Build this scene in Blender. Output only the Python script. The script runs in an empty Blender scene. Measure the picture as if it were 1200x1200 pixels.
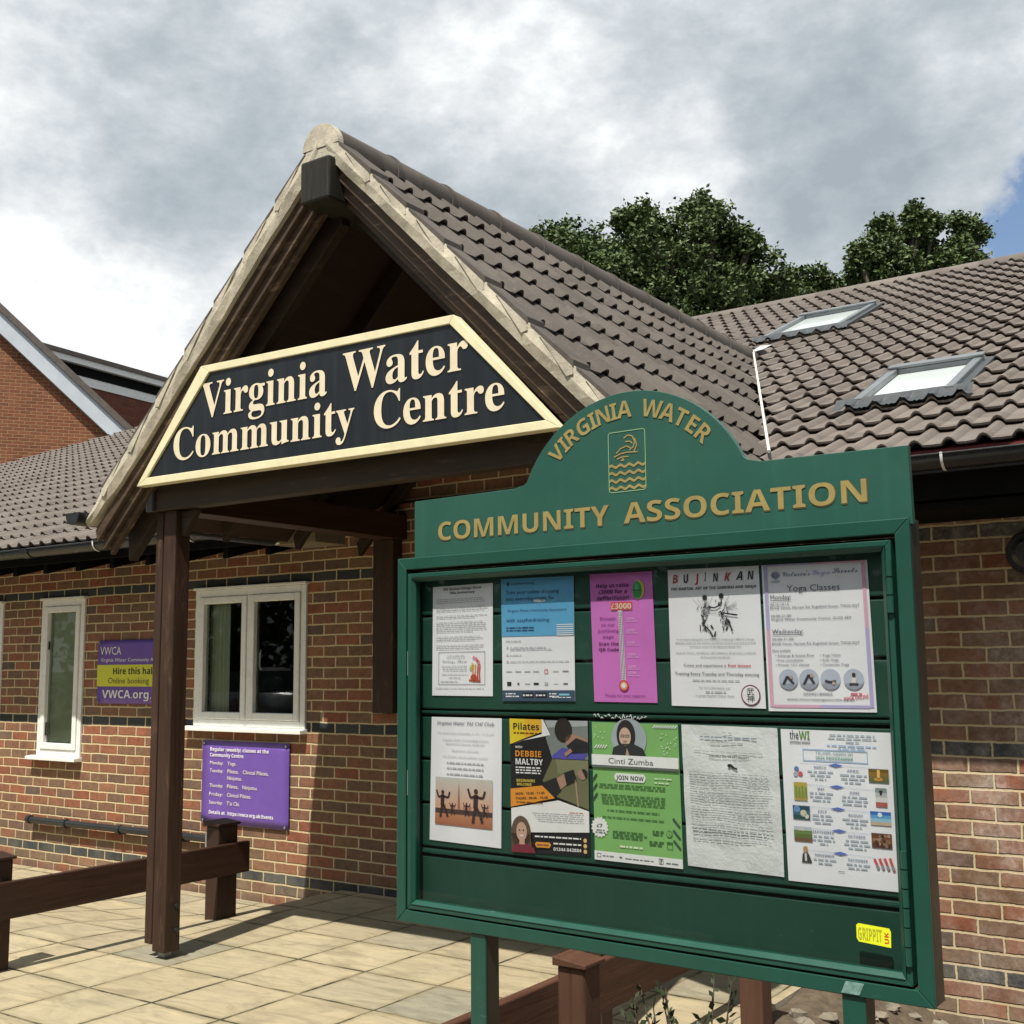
import bpy, math, random
import numpy as np
from mathutils import Vector, Matrix
random.seed(7); rng=np.random.default_rng(7)
S=bpy.context.scene; COL=S.collection
# ------------------------------------------------------------------ camera
YAW,PITCH,ROLL=math.radians(34.775),math.radians(7.42),math.radians(-.551)
cam=bpy.data.cameras.new('camera'); camo=bpy.data.objects.new('camera',cam); COL.objects.link(camo)
cy,sy,cp,sp=math.cos(YAW),math.sin(YAW),math.cos(PITCH),math.sin(PITCH)
FW=Vector((-sy*cp,cy*cp,sp)); RT=Vector((cy,sy,0)); UP=RT.cross(FW)
cr,sr=math.cos(ROLL),math.sin(ROLL)
R2=cr*RT+sr*UP; U2=-sr*RT+cr*UP
CAMP=Vector((0,0,1.648))
camo.matrix_world=Matrix(((R2.x,U2.x,-FW.x,CAMP.x),(R2.y,U2.y,-FW.y,CAMP.y),(R2.z,U2.z,-FW.z,CAMP.z),(0,0,0,1)))
cam.sensor_width=36; cam.lens=36*1360/1200; cam.clip_start=.05; cam.clip_end=2000
S.camera=camo
def ray(x,y): return FW+(x-600)/1360*R2-(y-600)/1360*U2
def at_depth(x,y,d):
    r=ray(x,y); h=Vector((-sy,cy,0)); return CAMP+r*(d/r.dot(h))
# ------------------------------------------------------------------ view, sun, sky
S.view_settings.view_transform='Standard'; S.view_settings.look='None'
S.view_settings.exposure=0.36; S.view_settings.gamma=1; S.view_settings.use_curve_mapping=False
S.cycles.max_bounces=8; S.cycles.transparent_max_bounces=12
LD=Vector((-.215,1,-1.92)).normalized()
sun=bpy.data.lights.new('sun','SUN'); sun.energy=5.0; sun.angle=math.radians(.6); sun.color=(1,.945,.84)
so=bpy.data.objects.new('sun',sun); COL.objects.link(so); so.rotation_euler=LD.to_track_quat('-Z','Y').to_euler()
W=bpy.data.worlds.new('World'); S.world=W; W.use_nodes=True
def world():
    nt=W.node_tree; N=nt.nodes; L=nt.links; N.clear()
    def nd(t,**k):
        n=N.new(t)
        for a,b in k.items(): setattr(n,a,b)
        return n
    def m(op,a,b=None,c=None,clamp=False):
        n=nd('ShaderNodeMath',operation=op,use_clamp=clamp)
        for i,v in enumerate((a,b,c)):
            if v is None: continue
            if isinstance(v,(int,float)): n.inputs[i].default_value=v
            else: L.new(v,n.inputs[i])
        return n.outputs[0]
    out=nd('ShaderNodeOutputWorld'); bg=nd('ShaderNodeBackground'); L.new(bg.outputs[0],out.inputs[0])
    sky=nd('ShaderNodeTexSky',sky_type='NISHITA',sun_disc=False)
    sky.sun_elevation=math.asin(-LD.z); sky.sun_rotation=math.atan2(-LD.x,-LD.y); sky.dust_density=1.0
    tc=nd('ShaderNodeTexCoord'); sep=nd('ShaderNodeSeparateXYZ'); L.new(tc.outputs['Generated'],sep.inputs[0])
    # cloud deck: noise on the direction, a little flattened
    st=nd('ShaderNodeVectorMath',operation='MULTIPLY'); L.new(tc.outputs['Generated'],st.inputs[0]); st.inputs[1].default_value=(1,1,1.7)
    n1=nd('ShaderNodeTexNoise'); L.new(st.outputs[0],n1.inputs['Vector'])
    n1.inputs['Scale'].default_value=4.2; n1.inputs['Detail'].default_value=11; n1.inputs['Roughness'].default_value=.6; n1.inputs['Distortion'].default_value=.1
    n2=nd('ShaderNodeTexNoise'); L.new(st.outputs[0],n2.inputs['Vector'])
    n2.inputs['Scale'].default_value=13; n2.inputs['Detail'].default_value=8; n2.inputs['Roughness'].default_value=.64; n2.inputs['Distortion'].default_value=.05
    # wobbling of the directions used to place the larger cloud masses
    nw=nd('ShaderNodeTexNoise'); L.new(tc.outputs['Generated'],nw.inputs['Vector'])
    nw.inputs['Scale'].default_value=9; nw.inputs['Detail'].default_value=8; nw.inputs['Roughness'].default_value=.6
    sb=nd('ShaderNodeVectorMath',operation='SUBTRACT'); L.new(nw.outputs['Color'],sb.inputs[0]); sb.inputs[1].default_value=(.5,.5,.5)
    sc=nd('ShaderNodeVectorMath',operation='SCALE'); L.new(sb.outputs[0],sc.inputs[0]); sc.inputs['Scale'].default_value=.13
    ad=nd('ShaderNodeVectorMath',operation='ADD'); L.new(tc.outputs['Generated'],ad.inputs[0]); L.new(sc.outputs[0],ad.inputs[1])
    nm=nd('ShaderNodeVectorMath',operation='NORMALIZE'); L.new(ad.outputs[0],nm.inputs[0])
    def blob(x,y,r,amp):
        d=ray(x,y).normalized(); a=r/1360
        dp=nd('ShaderNodeVectorMath',operation='DOT_PRODUCT'); L.new(nm.outputs[0],dp.inputs[0]); dp.inputs[1].default_value=d
        e=m('EXPONENT',m('MULTIPLY',m('SUBTRACT',1.0,dp.outputs['Value']),-2/(a*a)))
        return m('MULTIPLY',e,amp)
    v=m('ADD',m('MULTIPLY',m('SUBTRACT',n1.outputs['Fac'],.5),1.6),m('MULTIPLY',m('SUBTRACT',n2.outputs['Fac'],.5),.95))
    for b in [(835,205,70,.42),(700,185,80,.25),(430,110,90,.2),(90,370,110,.36),(190,400,70,.25),(60,90,110,.14),(1090,60,110,.14),(560,30,150,.14),(20,310,60,.15),(330,330,60,.1),
              (220,250,110,-.2),(1000,170,110,-.22),(930,290,90,-.12),(470,250,100,-.12),(600,270,80,-.08),(300,60,100,-.07),(660,90,90,-.05)]:
        v=m('ADD',v,blob(*b))
    lum=m('ADD',v,.5)
    rp=nd('ShaderNodeValToRGB'); L.new(lum,rp.inputs[0]); cr_=rp.color_ramp
    cr_.elements[0].position=.1; cr_.elements[0].color=(.40,.45,.50,1)
    cr_.elements[1].position=1.0; cr_.elements[1].color=(1.12,1.13,1.12,1)
    for p,c in [(.35,(.50,.56,.60)),(.55,(.64,.69,.73)),(.75,(.83,.86,.88))]:
        e=cr_.elements.new(p); e.color=(*c,1)
    # gaps of blue
    g=m('ADD',blob(1215,255,48,1.0),blob(1190,305,40,.85)); g=m('ADD',g,blob(15,250,24,.3)); g=m('ADD',g,blob(1290,270,80,.9))
    g=m('ADD',g,m('MULTIPLY',m('SUBTRACT',n2.outputs['Fac'],.5),.5))
    mr=nd('ShaderNodeMapRange',interpolation_type='SMOOTHSTEP'); L.new(g,mr.inputs['Value'])
    mr.inputs['From Min'].default_value=.25; mr.inputs['From Max'].default_value=.8
    sk=nd('ShaderNodeVectorMath',operation='SCALE'); L.new(sky.outputs[0],sk.inputs[0]); sk.inputs['Scale'].default_value=1.0
    cl=nd('ShaderNodeVectorMath',operation='SCALE'); L.new(rp.outputs[0],cl.inputs[0]); cl.inputs['Scale'].default_value=.79/.11
    mx=nd('ShaderNodeMix',data_type='RGBA'); L.new(mr.outputs[0],mx.inputs['Factor']); L.new(cl.outputs[0],mx.inputs['A']); L.new(sk.outputs[0],mx.inputs['B'])
    L.new(mx.outputs['Result'],bg.inputs[0]); bg.inputs[1].default_value=.11
world()
# ------------------------------------------------------------------ materials
MATS={}
class NT:
    def __init__(s,name):
        s.mat=bpy.data.materials.new(name); s.mat.use_nodes=True; s.nt=s.mat.node_tree; s.N=s.nt.nodes; s.L=s.nt.links
        s.b=s.N['Principled BSDF']; s.tc=s.N.new('ShaderNodeTexCoord'); s.co=s.tc.outputs['Object']
    def nd(s,t,**k):
        n=s.N.new(t)
        for a,b in k.items(): setattr(n,a,b)
        return n
    def put(s,i,v):
        if isinstance(v,(int,float)): i.default_value=v
        elif isinstance(v,tuple): i.default_value=(*v,1) if len(v)==3 and i.type=='RGBA' else v
        else: s.L.new(v,i)
    def m(s,op,a,b=None,c=None,clamp=False):
        n=s.nd('ShaderNodeMath',operation=op,use_clamp=clamp)
        for i,v in enumerate((a,b,c)):
            if v is not None: s.put(n.inputs[i],v)
        return n.outputs[0]
    def noise(s,scale,detail=5,rough=.6,vec=None,dist=0.,out='Fac'):
        n=s.nd('ShaderNodeTexNoise'); s.L.new(vec if vec is not None else s.co,n.inputs['Vector'])
        n.inputs['Scale'].default_value=scale; n.inputs['Detail'].default_value=detail; n.inputs['Roughness'].default_value=rough; n.inputs['Distortion'].default_value=dist
        return n.outputs[out]
    def mapr(s,v,a,b,c=0.,d=1.,smooth=False):
        n=s.nd('ShaderNodeMapRange'); 
        if smooth: n.interpolation_type='SMOOTHSTEP'
        s.put(n.inputs['Value'],v)
        for k,x in zip(('From Min','From Max','To Min','To Max'),(a,b,c,d)): n.inputs[k].default_value=x
        return n.outputs[0]
    def mix(s,f,a,b,blend='MIX'):
        n=s.nd('ShaderNodeMix',data_type='RGBA',blend_type=blend); s.put(n.inputs['Factor'],f); s.put(n.inputs['A'],a); s.put(n.inputs['B'],b); return n.outputs['Result']
    def ramp(s,v,stops,const=False):
        n=s.nd('ShaderNodeValToRGB'); s.put(n.inputs[0],v); e=n.color_ramp.elements
        if const: n.color_ramp.interpolation='CONSTANT'
        e[0].position,e[0].color=stops[0][0],(*stops[0][1],1); e[1].position,e[1].color=stops[-1][0],(*stops[-1][1],1)
        for p,c in stops[1:-1]:
            q=e.new(p); q.color=(*c,1)
        return n.outputs[0]
    def sep(s,v=None):
        n=s.nd('ShaderNodeSeparateXYZ'); s.L.new(v if v is not None else s.co,n.inputs[0]); return n.outputs
    def comb(s,x,y,z=0.):
        n=s.nd('ShaderNodeCombineXYZ')
        for i,v in enumerate((x,y,z)): s.put(n.inputs[i],v)
        return n.outputs[0]
    def scalevec(s,v):
        n=s.nd('ShaderNodeVectorMath',operation='MULTIPLY'); s.L.new(s.co,n.inputs[0]); n.inputs[1].default_value=v; return n.outputs[0]
    def bump(s,h,strength=.3,dist=.01):
        n=s.nd('ShaderNodeBump'); n.inputs['Strength'].default_value=strength; n.inputs['Distance'].default_value=dist; s.put(n.inputs['Height'],h); s.L.new(n.outputs[0],s.b.inputs['Normal'])
    def col(s,c): s.put(s.b.inputs['Base Color'],c)
    def rough(s,r): s.put(s.b.inputs['Roughness'],r)
def mul(c,k): return tuple(min(1,x*k) for x in c)
def plain(name,c,rough=.5,var=.12,scale=9,bump=0.,metal=0.,spec=.5):
    if name in MATS: return MATS[name]
    t=NT(name); f=t.noise(scale,6,.65)
    t.col(t.mix(t.mapr(f,.3,.7),mul(c,1-var),mul(c,1+var)))
    t.rough(t.mapr(t.noise(scale*2.3,4),.3,.7,max(0,rough-.08),min(1,rough+.08)))
    t.b.inputs['Metallic'].default_value=metal; t.b.inputs['Specular IOR Level'].default_value=spec
    if bump: t.bump(t.noise(scale*6,6,.7),bump,.004)
    MATS[name]=t.mat; return t.mat
def ink(c):
    k='ink_%02x%02x%02x'%tuple(int(255*max(0,min(1,x))) for x in c)
    return plain(k,c,.55,.03,40)
def wood(name,c1,c2,axis,rough=.6,edge=None,grain=28):
    if name in MATS: return MATS[name]
    t=NT(name); sc=[grain,grain,grain]; sc[axis]=1.6
    g=t.noise(1,7,.65,t.scalevec(tuple(sc)),.6); f=t.noise(2.2,4)
    base=t.mix(t.mapr(g,.32,.68),c1,c2); base=t.mix(t.mapr(f,.45,.75,0,.45),base,mul(c1,.6))
    if edge:
        w=t.noise(5,6,.75,t.scalevec(tuple(4 if i!=axis else .8 for i in range(3))))
        base=t.mix(t.mapr(w,.56,.72,0,.65),base,edge)
    s3=[70,70,70]; s3[axis]=1.1; ck=t.noise(1,4,.7,t.scalevec(tuple(s3)),.3); base=t.mix(t.mapr(ck,.64,.68,0,.85),base,mul(c1,.22)); base=t.mix(t.mapr(ck,.30,.34,.45,0),base,mul(c2,1.7))
    t.col(base); t.rough(t.mapr(g,.3,.7,rough-.1,rough+.1)); t.bump(t.m('SUBTRACT',g,t.m('MULTIPLY',t.mapr(ck,.62,.68),.8)),.45,.005)
    t.b.inputs['Specular IOR Level'].default_value=.35
    MATS[name]=t.mat; return t.mat
def brick(name,ramp,mortar,blue=True,efflo=False,axis='x'):
    t=NT(name); X,Y,Z=t.sep()
    if axis=='y': X=Y
    jn=t.sep(t.noise(6,3,.5,out='Color'))
    x=t.m('MULTIPLY_ADD',t.m('SUBTRACT',jn[0],.5),.014,X); z=t.m('MULTIPLY_ADD',t.m('SUBTRACT',jn[1],.5),.012,Z)
    fine=t.noise(38,3,.6,out='Color'); fj=t.sep(fine)
    x=t.m('MULTIPLY_ADD',t.m('SUBTRACT',fj[0],.5),.009,x); z=t.m('MULTIPLY_ADD',t.m('SUBTRACT',fj[1],.5),.007,z)
    zz=t.m('DIVIDE',t.m('ADD',z,.025),.075); row=t.m('FLOOR',zz); fz=t.m('FRACT',zz)
    xx=t.m('ADD',t.m('DIVIDE',x,.225),t.m('MULTIPLY',t.m('FLOORED_MODULO',row,2.),.5)); colm=t.m('FLOOR',xx); fx=t.m('FRACT',xx)
    bz=t.m('MULTIPLY',t.mapr(fz,.09,.17,smooth=True),t.mapr(fz,.95,1.0,1,0,True)); bx=t.m('MULTIPLY',t.mapr(fx,.032,.058,smooth=True),t.mapr(fx,.985,1.0,1,0,True))
    bm=t.m('MULTIPLY',bz,bx)
    wn=t.nd('ShaderNodeTexWhiteNoise',noise_dimensions='3D'); t.L.new(t.comb(colm,row,3.),wn.inputs['Vector'])
    c=t.ramp(wn.outputs['Value'],ramp)
    s2=t.noise(26,6,.7); c=t.mix(1.,c,t.ramp(s2,[(.25,(.62,.62,.62)),(.5,(1,1,1)),(.75,(1.25,1.2,1.15))]),'MULTIPLY')
    smear=t.noise(11,5,.7,t.comb(X,wn.outputs['Value'],Z)); c=t.mix(t.mapr(smear,.50,.72,0,.6),c,(.11,.082,.062)); pale=t.noise(17,6,.75,t.comb(X,t.m('MULTIPLY',wn.outputs['Value'],7.),Z)); c=t.mix(t.mapr(pale,.56,.76,0,.5),c,(.36,.24,.16))
    if blue:
        isb=t.m('COMPARE',t.m('FLOORED_MODULO',t.m('SUBTRACT',row,2.),14.),0.,.5)
        c=t.mix(isb,c,t.mix(wn.outputs['Value'],(.032,.036,.04),(.062,.068,.072)))
    ms=t.noise(60,5,.7); mc=t.mix(ms,mul(mortar,.72),mul(mortar,1.15))
    base=t.mix(bm,mc,c)
    if efflo:
        e=t.m('MULTIPLY',t.mapr(X,-1.9,-1.25,smooth=True),t.m('MULTIPLY',t.mapr(t.noise(3.2,7,.7),.42,.66),t.mapr(t.noise(30,6,.75),.3,.75)))
        base=t.mix(t.m('MULTIPLY',e,.9),base,(.60,.54,.48))
    low=t.m('MULTIPLY',t.mapr(Z,.05,.45,1,0,True),t.mapr(t.noise(5,6,.7),.35,.7)); base=t.mix(t.m('MULTIPLY',low,.4),base,(.30,.27,.19))
    base=t.mix(1.,base,t.ramp(t.noise(.8,7,.7),[(.3,(.80,.79,.78)),(.55,(1,1,1)),(.75,(1.08,1.06,1.04))]),'MULTIPLY')
    t.col(base); t.rough(t.mix(bm,(.95,)*3,(.75,)*3)); t.b.inputs['Specular IOR Level'].default_value=.25
    t.bump(t.m('ADD',t.m('MULTIPLY',bm,.75),t.m('MULTIPLY',s2,.35)),.8,.012)
    return t.mat
RED=[(0,(.24,.082,.046)),(.12,(.29,.115,.064)),(.26,(.20,.105,.064)),(.40,(.26,.125,.070)),(.54,(.21,.122,.074)),(.66,(.165,.105,.07)),(.78,(.25,.10,.058)),(.88,(.115,.085,.066)),(.94,(.23,.13,.075)),(1,(.18,.105,.065))]
M_BR=brick('wall_brick',RED,(.64,.52,.32),True,True)
M_BR2=brick('house_brick',[(0,(.20,.065,.03)),(.3,(.24,.085,.04)),(.7,(.17,.055,.03)),(1,(.22,.07,.035))],(.36,.25,.13),False)
def tilemat(nm,k):
    t=NT(nm); X,Y,Z=t.sep(); 
    wn=t.nd('ShaderNodeTexWhiteNoise',noise_dimensions='3D')
    t.L.new(t.comb(t.m('FLOOR',t.m('DIVIDE',X,.3)),t.m('FLOOR',t.m('DIVIDE',Y,.3)),t.m('FLOOR',t.m('DIVIDE',Z,.14))),wn.inputs['Vector'])
    c=t.mix(wn.outputs['Value'],mul((.122,.105,.094),k),mul((.178,.154,.137),k))
    c=t.mix(t.mapr(t.noise(1.1,6,.7),.4,.75,0,.5),c,mul((.12,.092,.078),k))
    c=t.mix(t.mapr(t.noise(45,6,.75),.5,.8,0,.55),c,mul((.25,.215,.185),k)); c=t.mix(t.mapr(t.noise(13,6,.8),.64,.72,0,.55),c,mul((.33,.32,.26),k)); c=t.mix(t.mapr(t.noise(1,6,.7,t.scalevec((5,.8,.8))),.5,.75,0,.4),c,mul((.085,.07,.058),k))
    t.col(c); t.rough(.78); t.b.inputs['Specular IOR Level'].default_value=.3; t.bump(t.noise(90,5,.7),.25,.004); return t.mat
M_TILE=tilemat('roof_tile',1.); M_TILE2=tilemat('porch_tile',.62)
M_DW=wood('dark_timber_z',(.030,.0145,.009),(.055,.027,.017),2,.62,(.13,.085,.06))
M_DWX=wood('dark_timber_x',(.022,.014,.009),(.042,.027,.017),0,.6,(.09,.06,.038))
M_DWY=wood('dark_timber_y',(.030,.0125,.0075),(.054,.023,.014),1,.5)
M_RED=wood('red_timber_y',(.060,.027,.016),(.105,.048,.029),1,.55)
M_REDZ=wood('red_timber_z',(.068,.032,.020),(.120,.058,.036),2,.6)
M_BARGE=wood('barge_timber',(.05,.032,.022),(.10,.066,.044),0,.6,(.34,.25,.16),20)
def lining():
    t=NT('lining_boards'); X,Y,Z=t.sep(); f=t.m('FRACT',t.m('DIVIDE',Z,.085)); g=t.noise(1,6,.6,t.scalevec((20,2,20)))
    c=t.mix(t.mapr(g,.3,.7),(.024,.010,.006),(.040,.017,.010)); c=t.mix(t.mapr(f,.0,.08,1,0),c,(.02,.01,.006)); t.col(c); t.rough(.6); return t.mat
M_LIN=lining()
M_MORTAR=plain('verge_mortar',(.46,.42,.335),.9,.32,9,.9)
M_BLACKP=plain('black_plastic',(.018,.020,.022),.32,.2,14)
M_VOID=plain('shade_black',(.006,.006,.006),.9,.2,8,spec=.1)  # near-black colour standing in for the deep shade under hall and wing eaves
M_UPVC=plain('white_upvc',(.80,.80,.77),.3,.05,6)
M_WHITE=plain('white_metal',(.75,.75,.73),.4,.08,12)
M_GREY=plain('grey_metal',(.30,.31,.32),.4,.2,15,metal=.5)
M_LEAD=plain('lead_flashing',(.050,.056,.062),.5,.25,18,.3)
M_SKYF=plain('skylight_metal',(.19,.205,.215),.35,.15,11,metal=.3)
def green(name,c,r):
    t=NT(name); f=t.noise(3.5,6,.7); d=t.noise(60,4,.75)
    cc=t.mix(t.mapr(f,.3,.7),mul(c,.88),mul(c,1.14)); cc=t.mix(t.mapr(d,.66,.78,0,.35),cc,mul(c,2.6))
    st=t.noise(1,5,.6,t.scalevec((26,26,1.3))); cc=t.mix(t.mapr(st,.55,.75,0,.25),cc,mul(c,1.8))
    sc=t.noise(1,3,.8,t.scalevec((9,9,140))); cc=t.mix(t.mapr(sc,.69,.73,0,.35),cc,(.16,.22,.19)); dd=t.noise(140,3,.8); cc=t.mix(t.mapr(dd,.70,.76,0,.5),cc,(.25,.32,.28)); g=t.noise(1.7,7,.75); cc=t.mix(t.mapr(g,.5,.75,0,.35),cc,mul(c,.45))
    t.col(cc); t.rough(t.mapr(g,.3,.7,r-.1,r+.14)); t.bump(t.noise(24,3),.05,.003); return t.mat
M_GREEN=green('green_paint',(.011,.066,.047),.34)
M_GREENP=green('green_panel',(.014,.068,.046),.45)
M_HEAD=green('green_header',(.020,.088,.066),.38)  # lighter than the frame green: reflected sky put into the header colour
M_CASE=plain('casing_side_shade',(.030,.026,.016),.4,.3,6)  # green paint's shaded sides and their brick reflection, put into a brown colour
M_GOLD=plain('gold_letter',(.30,.235,.085),.42,.15,25)
M_CREAM=plain('cream_letter',(.72,.63,.46),.5,.08,12)
M_BORDER=plain('cream_border',(.74,.68,.45),.45,.1,9)
def signblack():
    t=NT('sign_black'); s=t.noise(1,6,.65,t.scalevec((22,22,1.1))); f=t.noise(4,5)
    c=t.mix(t.mapr(s,.45,.75),(.006,.009,.013),(.016,.020,.024)); t.col(c); t.rough(t.mapr(f,.3,.7,.32,.5)); return t.mat
M_SIGN=signblack()
M_PURPLE=plain('purple_vinyl',(.145,.075,.36),.45,.1,5)
M_CONC=plain('concrete',(.42,.38,.30),.9,.2,9,.4)
M_PAPER=plain('white_paper',(.88,.88,.93),.7,.04,6,.15)
def glassmat(name,tint,refl):
    t=NT(name); t.N.remove(t.b); o=t.N['Material Output']
    tr=t.nd('ShaderNodeBsdfTransparent'); tr.inputs[0].default_value=(*tint,1); gl=t.nd('ShaderNodeBsdfGlossy'); gl.inputs['Roughness'].default_value=.015
    fr=t.nd('ShaderNodeFresnel'); fr.inputs[0].default_value=1.45; smd=t.noise(3,4)
    f=t.m('MULTIPLY',fr.outputs[0],t.mapr(smd,.3,.7,refl*.85,refl*1.15)); mx=t.nd('ShaderNodeMixShader'); t.put(mx.inputs[0],f); t.L.new(tr.outputs[0],mx.inputs[1]); t.L.new(gl.outputs[0],mx.inputs[2]); t.L.new(mx.outputs[0],o.inputs[0]); return t.mat
M_GLASS=glassmat('board_glass',(.97,.985,.98),.5); M_WGLASS=glassmat('window_glass',(.75,.8,.78),1.0)
M_SKYG=plain('skylight_glass',(.60,.66,.66),.06,.04,3,spec=1.0)
def paving():
    t=NT('paving_slabs'); X,Y,Z=t.sep(); jn=t.sep(t.noise(3.,4,.6,out='Color'))
    x=t.m('MULTIPLY_ADD',t.m('SUBTRACT',jn[0],.5),.018,X); y=t.m('MULTIPLY_ADD',t.m('SUBTRACT',jn[1],.5),.018,Y)
    xx=t.m('DIVIDE',t.m('ADD',x,3.975),.456); yy=t.m('DIVIDE',t.m('SUBTRACT',y,3.975),.456)
    fx=t.m('FRACT',xx); fy=t.m('FRACT',yy)
    d=t.m('MINIMUM',t.m('MINIMUM',fx,t.m('SUBTRACT',1.,fx)),t.m('MINIMUM',fy,t.m('SUBTRACT',1.,fy)))
    wdt=t.mapr(t.noise(2.1,5,.7),.35,.7,.007,.030)
    j=t.m('LESS_THAN',d,wdt)
    wn=t.nd('ShaderNodeTexWhiteNoise',noise_dimensions='2D'); t.L.new(t.comb(t.m('FLOOR',xx),t.m('FLOOR',yy)),wn.inputs['Vector'])
    c=t.ramp(wn.outputs['Value'],[(0,(.335,.285,.19)),(.3,(.395,.34,.225)),(.55,(.35,.295,.195)),(.75,(.41,.345,.22)),(.9,(.31,.275,.195)),(1,(.25,.235,.18))])
    riv=t.noise(1,8,.68,t.scalevec((3.,11.,3.)),1.2); fine=t.noise(34,6,.75)
    c=t.mix(1.,c,t.ramp(riv,[(.28,(.62,.61,.58)),(.5,(1,1,1)),(.72,(1.2,1.17,1.10))]),'MULTIPLY')
    c=t.mix(t.mapr(fine,.52,.78,0,.35),c,(.27,.22,.13)); c=t.mix(t.mapr(t.noise(.9,6,.7),.52,.75,0,.5),c,(.25,.22,.14))
    c=t.mix(t.mapr(t.noise(2.6,8,.75,None,.8),.50,.70,0,.55),c,(.19,.17,.12)); edge=t.m('MULTIPLY',t.mapr(d,.0,.10,.9,0.),t.mapr(t.noise(4.5,6,.7),.35,.65)); c=t.mix(edge,c,(.22,.18,.10))
    jc=t.mix(t.mapr(t.noise(5,5,.7),.42,.6),(.04,.038,.022),(.20,.165,.10)); c=t.mix(j,c,jc)
    t.col(c); t.rough(.85); t.b.inputs['Specular IOR Level'].default_value=.25
    t.bump(t.m('ADD',t.m('MULTIPLY',riv,.5),t.m('SUBTRACT',t.m('MULTIPLY',fine,.25),t.m('MULTIPLY',j,.6))),.7,.012); return t.mat
M_PAVE=paving()
M_ASPH=plain('asphalt',(.05,.05,.052),.9,.3,40,.4); M_SOIL=plain('soil',(.10,.075,.05),.95,.4,22,.8)
def leafmat(name,a,b):
    t=NT(name); oi=t.nd('ShaderNodeNewGeometry'); t.col(t.mix(oi.outputs['Random Per Island'],a,b)); t.rough(.55); t.b.inputs['Specular IOR Level'].default_value=.35
    return t.mat
M_LEAF=leafmat('oak_leaves',(.030,.058,.016),(.105,.150,.045)); M_LEAF2=leafmat('shrub_leaves',(.018,.028,.013),(.045,.065,.028))
M_BARK=plain('bark',(.09,.07,.05),.9,.3,14,.8)
# ------------------------------------------------------------------ mesh helpers
class MB:
    def __init__(s): s.v=[]; s.f=[]; s.mi=[]; s.ms=[]; s.sm=[]
    def mid(s,m):
        if m not in s.ms: s.ms.append(m)
        return s.ms.index(m)
    def add(s,vs,fs,m,smooth=False):
        k=len(s.v); i=s.mid(m); s.v+= [tuple(p) for p in vs]
        for f in fs: s.f.append(tuple(j+k for j in f)); s.mi.append(i); s.sm.append(smooth)
    def box(s,a,b,m):
        x0,y0,z0=a; x1,y1,z1=b
        s.add([(x0,y0,z0),(x1,y0,z0),(x1,y1,z0),(x0,y1,z0),(x0,y0,z1),(x1,y0,z1),(x1,y1,z1),(x0,y1,z1)],
              [(0,3,2,1),(4,5,6,7),(0,1,5,4),(1,2,6,5),(2,3,7,6),(3,0,4,7)],m)
    def extr(s,poly,ax,a,b,m):
        """polygon (p,q) in the plane normal to axis ax, extruded from a to b"""
        def pt(p,q,w): return {0:(w,p,q),1:(p,w,q),2:(p,q,w)}[ax]
        n=len(poly); vs=[pt(p,q,a) for p,q in poly]+[pt(p,q,b) for p,q in poly]
        s.add(vs,[tuple(range(n)),tuple(range(2*n-1,n-1,-1))]+[(i,i+n,(i+1)%n+n,(i+1)%n) for i in range(n)],m)
    def tube(s,pts,r,m,n=10,cap=True,arc=(0,2*math.pi)):
        pts=[Vector(p) for p in pts]; rs=r if isinstance(r,(list,tuple)) else [r]*len(pts); rings=[]
        for i,p in enumerate(pts):
            d=(pts[min(i+1,len(pts)-1)]-pts[max(i-1,0)]).normalized(); u=Vector((0,0,1)) if abs(d.z)<.9 else Vector((1,0,0))
            a=d.cross(u).normalized(); b=a.cross(d)
            full=abs(arc[1]-arc[0]-2*math.pi)<1e-6; k=n if full else n+1
            rings.append([p+rs[i]*(math.cos(arc[0]+(arc[1]-arc[0])*j/n)*a+math.sin(arc[0]+(arc[1]-arc[0])*j/n)*b) for j in range(k)])
        k=len(rings[0]); vs=[q for R in rings for q in R]; fs=[]
        for i in range(len(rings)-1):
            for j in range(k if full else k-1): fs.append((i*k+j,i*k+(j+1)%k,(i+1)*k+(j+1)%k,(i+1)*k+j))
        s.add(vs,fs,m,True)
        if cap: s.add(rings[0],[tuple(range(k))],m); s.add(rings[-1],[tuple(range(k-1,-1,-1))],m)
    def build(s,name,parent=None,bevel=0.,loc=None):
        me=bpy.data.meshes.new(name); me.from_pydata(s.v,[],s.f)
        for m in s.ms: me.materials.append(m)
        me.polygons.foreach_set('material_index',s.mi); me.polygons.foreach_set('use_smooth',s.sm); me.update()
        o=bpy.data.objects.new(name,me); COL.objects.link(o)
        if parent: o.parent=parent
        if loc: o.location=loc
        if bevel:
            b=o.modifiers.new('bevel','BEVEL'); b.width=bevel; b.segments=2; b.limit_method='ANGLE'; b.angle_limit=math.radians(50)
        return o
def box(name,a,b,m,parent=None,bevel=.004):
    q=MB(); q.box(a,b,m); return q.build(name,parent,bevel)
def thing(name,label,cat,loc=(0,0,0),rz=0,group=None):
    o=bpy.data.objects.new(name,None); o.empty_display_size=.2; COL.objects.link(o); o.location=loc; o.rotation_euler=(0,0,rz); return tag(o,label,cat,group)
def tag(o,label,cat,group=None):
    o['label']=label; o['category']=cat
    if group: o['group']=group
    return o
def struct(o): o['kind']='structure'; return o
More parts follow.
